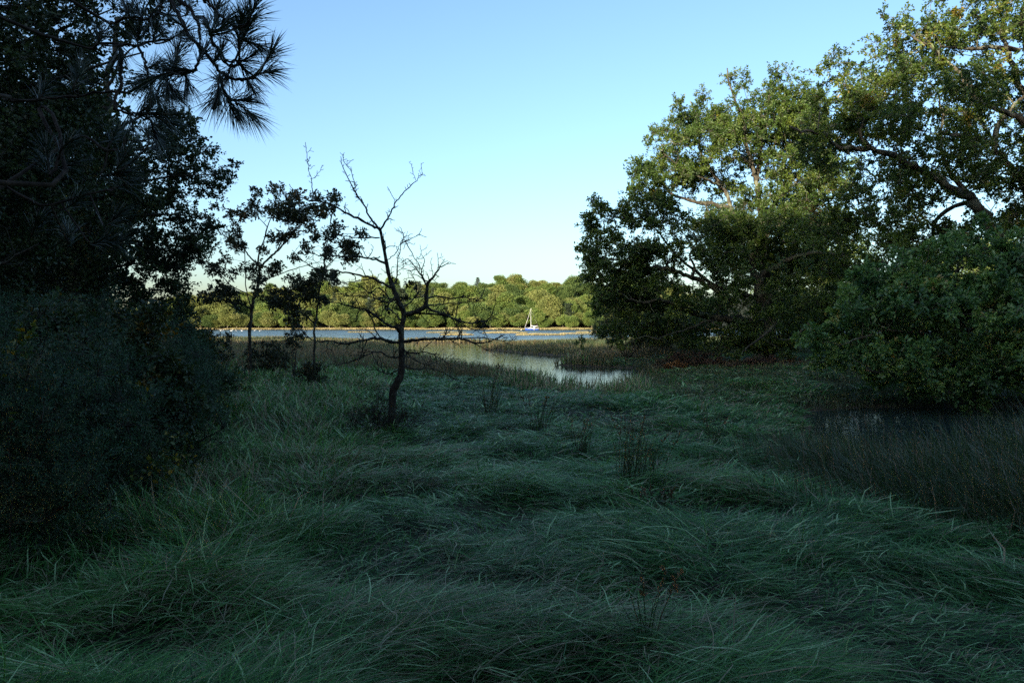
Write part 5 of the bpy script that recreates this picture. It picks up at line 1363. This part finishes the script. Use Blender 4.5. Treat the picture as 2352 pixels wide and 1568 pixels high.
# ------------------------------------------------------------------ the moored sailboat and its buoy
def build_boat():
    X, Y, _ = P(1222.5, 757, 383)
    base = (X, Y, 0)
    t = thing("sailboat", base, "blue-hulled white sailboat moored in the river, sails furled on its single mast", "sailboat")
    M["hull"] = plain_mat("blue hull paint", (0.025, 0.075, 0.42), .25, .5, 0, .15)
    M["white"] = plain_mat("white gelcoat", (0.62, 0.62, 0.60), .35, .5, 0, .08)
    M["alu"] = plain_mat("mast alloy", (0.72, 0.72, 0.70), .4, .5, 0, .1)
    M["sail"] = plain_mat("furled sail", (0.78, 0.76, 0.72), .8, .2, 0, .12)
    M["glass"] = plain_mat("cabin glass", (0.02, 0.025, 0.03), .1, .6)
    # bow at -x: stations along the hull
    st = [(-3.85, .02, 1.02), (-3.4, .38, .97), (-2.6, .78, .9), (-1.4, 1.12, .84), (0, 1.28, .78), (1.4, 1.25, .76), (2.6, 1.08, .76), (3.45, .9, .79)]
    prof = [(1.0, 1.0), (.97, .72), (.88, .38), (.66, .02), (.30, -.28), (0, -.40)]

    def hull_part(z_from, z_to, off):
        b = Buf(); V = []
        rows = [(w, h) for (w, h) in prof if z_to <= h <= z_from]
        for (x, hw, fz) in st:
            for side in (-1, 1):
                for (w, h) in (rows if side < 0 else rows[::-1]):
                    xs = x + (0.35 * (1 - h) if x < -3 else 0) * (1 if x < -3.6 else .4)
                    V.append((xs, side * (hw * w + off), h * fz if h > 0 else h))
        k = len(rows) * 2; V = np.array(V); F_ = []
        for i in range(len(st) - 1):
            for j in range(k - 1): F_.append((i * k + j, i * k + j + 1, (i + 1) * k + j + 1, (i + 1) * k + j))
        last = (len(st) - 1) * k
        for j in range(k // 2 - 1): F_.append((last + j, last + j + 1, last + k - 2 - j, last + k - 1 - j))
        b.add(V, [np.array(F_)], .5); return b
    obj("hull", hull_part(1.0, -.4, 0), M["hull"], t)
    # deck with its white sheer strake
    b = Buf(); V = []; F_ = []
    for (x, hw, fz) in st:
        for (w, z) in [(-hw - .03, fz - .05), (-hw - .03, fz + .05), (-hw * .5, fz + .12), (hw * .5, fz + .12), (hw + .03, fz + .05), (hw + .03, fz - .05)]: V.append((x, w, z))
    for i in range(len(st) - 1):
        for j in range(5): F_.append((i * 6 + j, i * 6 + j + 1, (i + 1) * 6 + j + 1, (i + 1) * 6 + j))
    e = (len(st) - 1) * 6; F_.append((e, e + 1, e + 4, e + 5)); F_.append((e + 1, e + 2, e + 3, e + 4))
    b.add(np.array(V), [np.array(F_)], .5); obj("deck", b, M["white"], t, smooth=False)

    def box(cx, cz, lx0, lx1, wy0, wy1, h, name, mat, par):
        b = Buf()
        v = [(-lx0, -wy0, 0), (lx0, -wy0, 0), (lx0, wy0, 0), (-lx0, wy0, 0), (-lx1, -wy1, h), (lx1, -wy1, h), (lx1, wy1, h), (-lx1, wy1, h)]
        f = [(0, 1, 5, 4), (1, 2, 6, 5), (2, 3, 7, 6), (3, 0, 4, 7), (4, 5, 6, 7)]
        b.add(np.array(v) + np.array([cx, 0, cz]), [np.array(f)], .5); return obj(name, b, mat, par, smooth=False)
    cab = box(-.35, .86, 1.75, 1.35, .85, .66, .5, "cabin", M["white"], t)
    for s in (-1, 1):
        b = Buf(); yy = .79
        b.add(np.array([(-1.35, s * yy, 1.06), (.55, s * yy, 1.06), (.50, s * (yy - .055), 1.22), (-1.2, s * (yy - .055), 1.22)]) + np.array([0, s * .03, 0]), [np.array([[0, 1, 2, 3]])], .5)
        obj("window", b, M["glass"], cab)
    box(1.05, 1.30, .55, .42, .75, .6, .55, "spray_hood", M["sail"], t)
    b = Buf(); tubes(b, np.array([(-.75, 0, .9), (-.72, 0, 6), (-.66, 0, 11.3)]), np.array([.09, .085, .06]), 8)
    for z in (4.6, 7.8): tubes(b, np.array([(-.7, -.7, z + .05), (-.7, 0, z), (-.7, .7, z + .05)]), np.array([.03, .035, .03]), 5)
    obj("mast", b, M["alu"], t)
    b = Buf(); tubes(b, np.array([(-.7, 0, 2.05), (1.1, 0, 2.0), (2.9, 0, 1.95)]), np.array([.06, .06, .055]), 6); bo = obj("boom", b, M["alu"], t)
    b = Buf(); q = smooth_path([(-.66, 0, 2.75), (-.5, 0, 2.35), (.2, 0, 2.22), (1.6, 0, 2.16), (2.8, 0, 2.08)], 3); tubes(b, q, np.linspace(.19, .09, len(q)), 8); obj("furled_mainsail", b, M["sail"], bo)
    b = Buf(); q = smooth_path([(-3.75, 0, 1.55), (-2.2, 0, 6.1), (-.75, 0, 11.1)], 4); tubes(b, q, np.concatenate([np.linspace(.07, .085, 4), np.linspace(.08, .035, len(q) - 4)]), 7); obj("furled_jib", b, M["sail"], t)
    b = Buf()
    for s in (-1, 1):
        for z, x in ((11.2, -.66), (7.8, -.7)): tubes(b, np.array([(-.5, s * 1.18, .95), (-.7, s * .7, min(z, 7.8)) if z > 8 else (-.6, s * .8, z * .5), (x, 0, z)]), np.array([.012] * 3), 3)
    tubes(b, np.array([(3.4, 0, .95), (1.4, 0, 6), (-.66, 0, 11.3)]), np.array([.012] * 3), 3)
    obj("rigging", b, M["alu"], t)
    b = Buf()
    for s in (-1, 1):
        xs = [(-3.7, .15, 1.08), (-2.6, .75, .98), (-1.2, 1.12, .91), (.2, 1.24, .86), (1.6, 1.2, .84), (2.7, 1.02, .84), (3.4, .88, .86)]
        top = np.array([(x, s * w, z + .58) for x, w, z in xs])
        tubes(b, top, np.full(len(top), .014), 4)
        for (x, w, z) in xs: tubes(b, np.array([(x, s * w, z), (x, s * w, z + .58)]), np.array([.018, .014]), 4)
    obj("guard_rail", b, M["alu"], t)
    for x in (.95, ):
        b = Buf(); q = np.array([(x, -1.33, .02), (x, -1.36, .12), (x, -1.37, .35), (x, -1.36, .58), (x, -1.32, .85)]); tubes(b, q, np.array([.05, .13, .14, .12, .02]), 8); obj("fender", b, M["white"], t)
    # outboard motor on the transom
    b = Buf(); tubes(b, np.array([(3.6, .1, -.3), (3.6, .1, .55), (3.62, .1, .62)]), np.array([.06, .07, .16]), 6); tubes(b, np.array([(3.62, .1, .6), (3.64, .1, .8), (3.64, .1, 1.0), (3.62, .1, 1.06)]), np.array([.17, .2, .17, .05]), 8); obj("outboard_motor", b, M["glass"], t)

    X2, Y2, _ = P((1950 + 795 / 7.84) / 1.7134, 756.9, 376)
    b = Buf(); a = np.linspace(0, np.pi, 9); q = np.stack([0 * a, 0 * a, -np.cos(a) * .36 + .12], 1); tubes(b, q, np.sin(a) * .36 + .01, 12)
    M["buoy"] = plain_mat("buoy plastic", (0.75, 0.62, 0.45), .5, .4, 0, .2)
    bt = thing("mooring_buoy", (X2, Y2, 0), "small pale mooring buoy floating just off the sailboat's bow", "buoy")
    obj("float", b, M["buoy"], bt)
    b = Buf(); a = np.linspace(0, 2 * np.pi, 11); q = np.stack([np.cos(a) * .1, 0 * a, np.sin(a) * .1 + .55], 1); tubes(b, q, np.full(11, .02), 5); obj("ring", b, M["alu"], bt)


build_boat()


# white waterfowl resting on the river, far off at left
def build_birds():
    rng = RNG(140)
    M["feather"] = plain_mat("white feathers", (0.8, 0.8, 0.78), .8, .2, 0, .1)
    bb = Buf()
    q = smooth_path([(-.55, 0, .22), (-.35, 0, .16), (0, 0, .15), (.3, 0, .17), (.45, 0, .2)], 3)
    tubes(bb, q, .19 * np.sin(np.linspace(.08, 3.06, len(q))) + .02, 8)
    nb = smooth_path([(.38, 0, .2), (.52, 0, .42), (.46, 0, .68), (.52, 0, .80), (.62, 0, .79), (.72, 0, .75)], 3)
    tubes(bb, nb, np.concatenate([np.linspace(.075, .045, 9), np.linspace(.05, .07, 4), np.linspace(.05, .015, len(nb) - 13)]), 7)
    me = bb.mesh("body"); me.materials.append(M["feather"])
    pts = [(455, 759.4), (470, 759), (507, 757.2), (512, 757.5), (531, 757.6), (543, 757.3), (555, 757.2), (585, 757.3), (597, 757.4)]
    for i, (px, py) in enumerate(pts):
        X, Y, _ = P(px, 757, 330 + rng.uniform(-20, 20))
        s = thing("swan", (X, Y, 0), "white swan resting on the blue river beyond the saplings", "bird", "swans on the river")
        s.rotation_euler.z = rng.uniform(0, 6.28); s.scale = (.95,) * 3
        obj("body", me, None, s)


build_birds()


# ------------------------------------------------------------------ the wood at the viewer's back: it shades the clearing
def build_wood_behind():
    protos = []
    for k in range(3):
        rng = RNG(150 + k); lb = Buf(); tb = Buf()
        h, r = 12.0, 4.3
        n = 260
        d = unit(rng.standard_normal((n, 3))) * rng.uniform(.45, 1, (n, 1)) ** .7
        C = np.array([0, 0, h * .56]) + d * np.array([r, r, h * .42])
        foliage(lb, tb, C, .9, rng, 9, 9, .34, .65, .5, .012, tintmid=.4)
        limb(tb, [(0, 0, -.3), (.2, .1, h * .4), (0, 0, h * .9)], .25, .05, rng, .03, 4, 8)
        for j in rng.choice(n, 14, False): limb(tb, [(0.1, 0, h * rng.uniform(.25, .6)), C[j] * [.5, .5, 1], C[j]], .07, .02, rng, .05, 3, 5)
        cm = lb.mesh("crown"); cm.materials.append(M["birch_leaf"]); tm = tb.mesh("trunk"); tm.materials.append(M["dark_bark"])
        protos.append((cm, tm))
    for (px, py, s) in ((-9.5, -4.5, 1.0), (-15, -4, 1.1)):  # two unseen trees added close by to darken the lower-left corner
        cm, tm = protos[0]
        t = thing("woodland_tree", (px, py, gz(px, py) - .1), "dense tree of the wood at the viewer's back, shading the clearing", "tree", "trees of the wood behind the viewer")
        t.scale = (s, s, s); t.rotation_euler.z = px
        obj("trunk", tm, None, t); obj("crown", cm, None, t)
    rng = RNG(160)
    for row, (Y, off) in enumerate([(-19, 0), (-27, 3), (-36, 0), (-47, 3)]):
        for x in np.arange(-84, 46, 7.4):
            px, py = x + off + rng.normal(0, .7), Y + rng.normal(0, .8)
            cm, tm = protos[int(rng.integers(3))]
            s = (1.56 if row < 2 else (1.78 if row == 2 else 2.05)) * rng.uniform(.84, 1.1)
            t = thing("woodland_tree", (px, py, gz(px, py) - .1), "dense tree of the wood at the viewer's back, shading the clearing", "tree", "trees of the wood behind the viewer")
            t.scale = (s, s, s); t.rotation_euler.z = rng.uniform(0, 6.28)
            obj("trunk", tm, None, t); obj("crown", cm, None, t)


build_wood_behind()
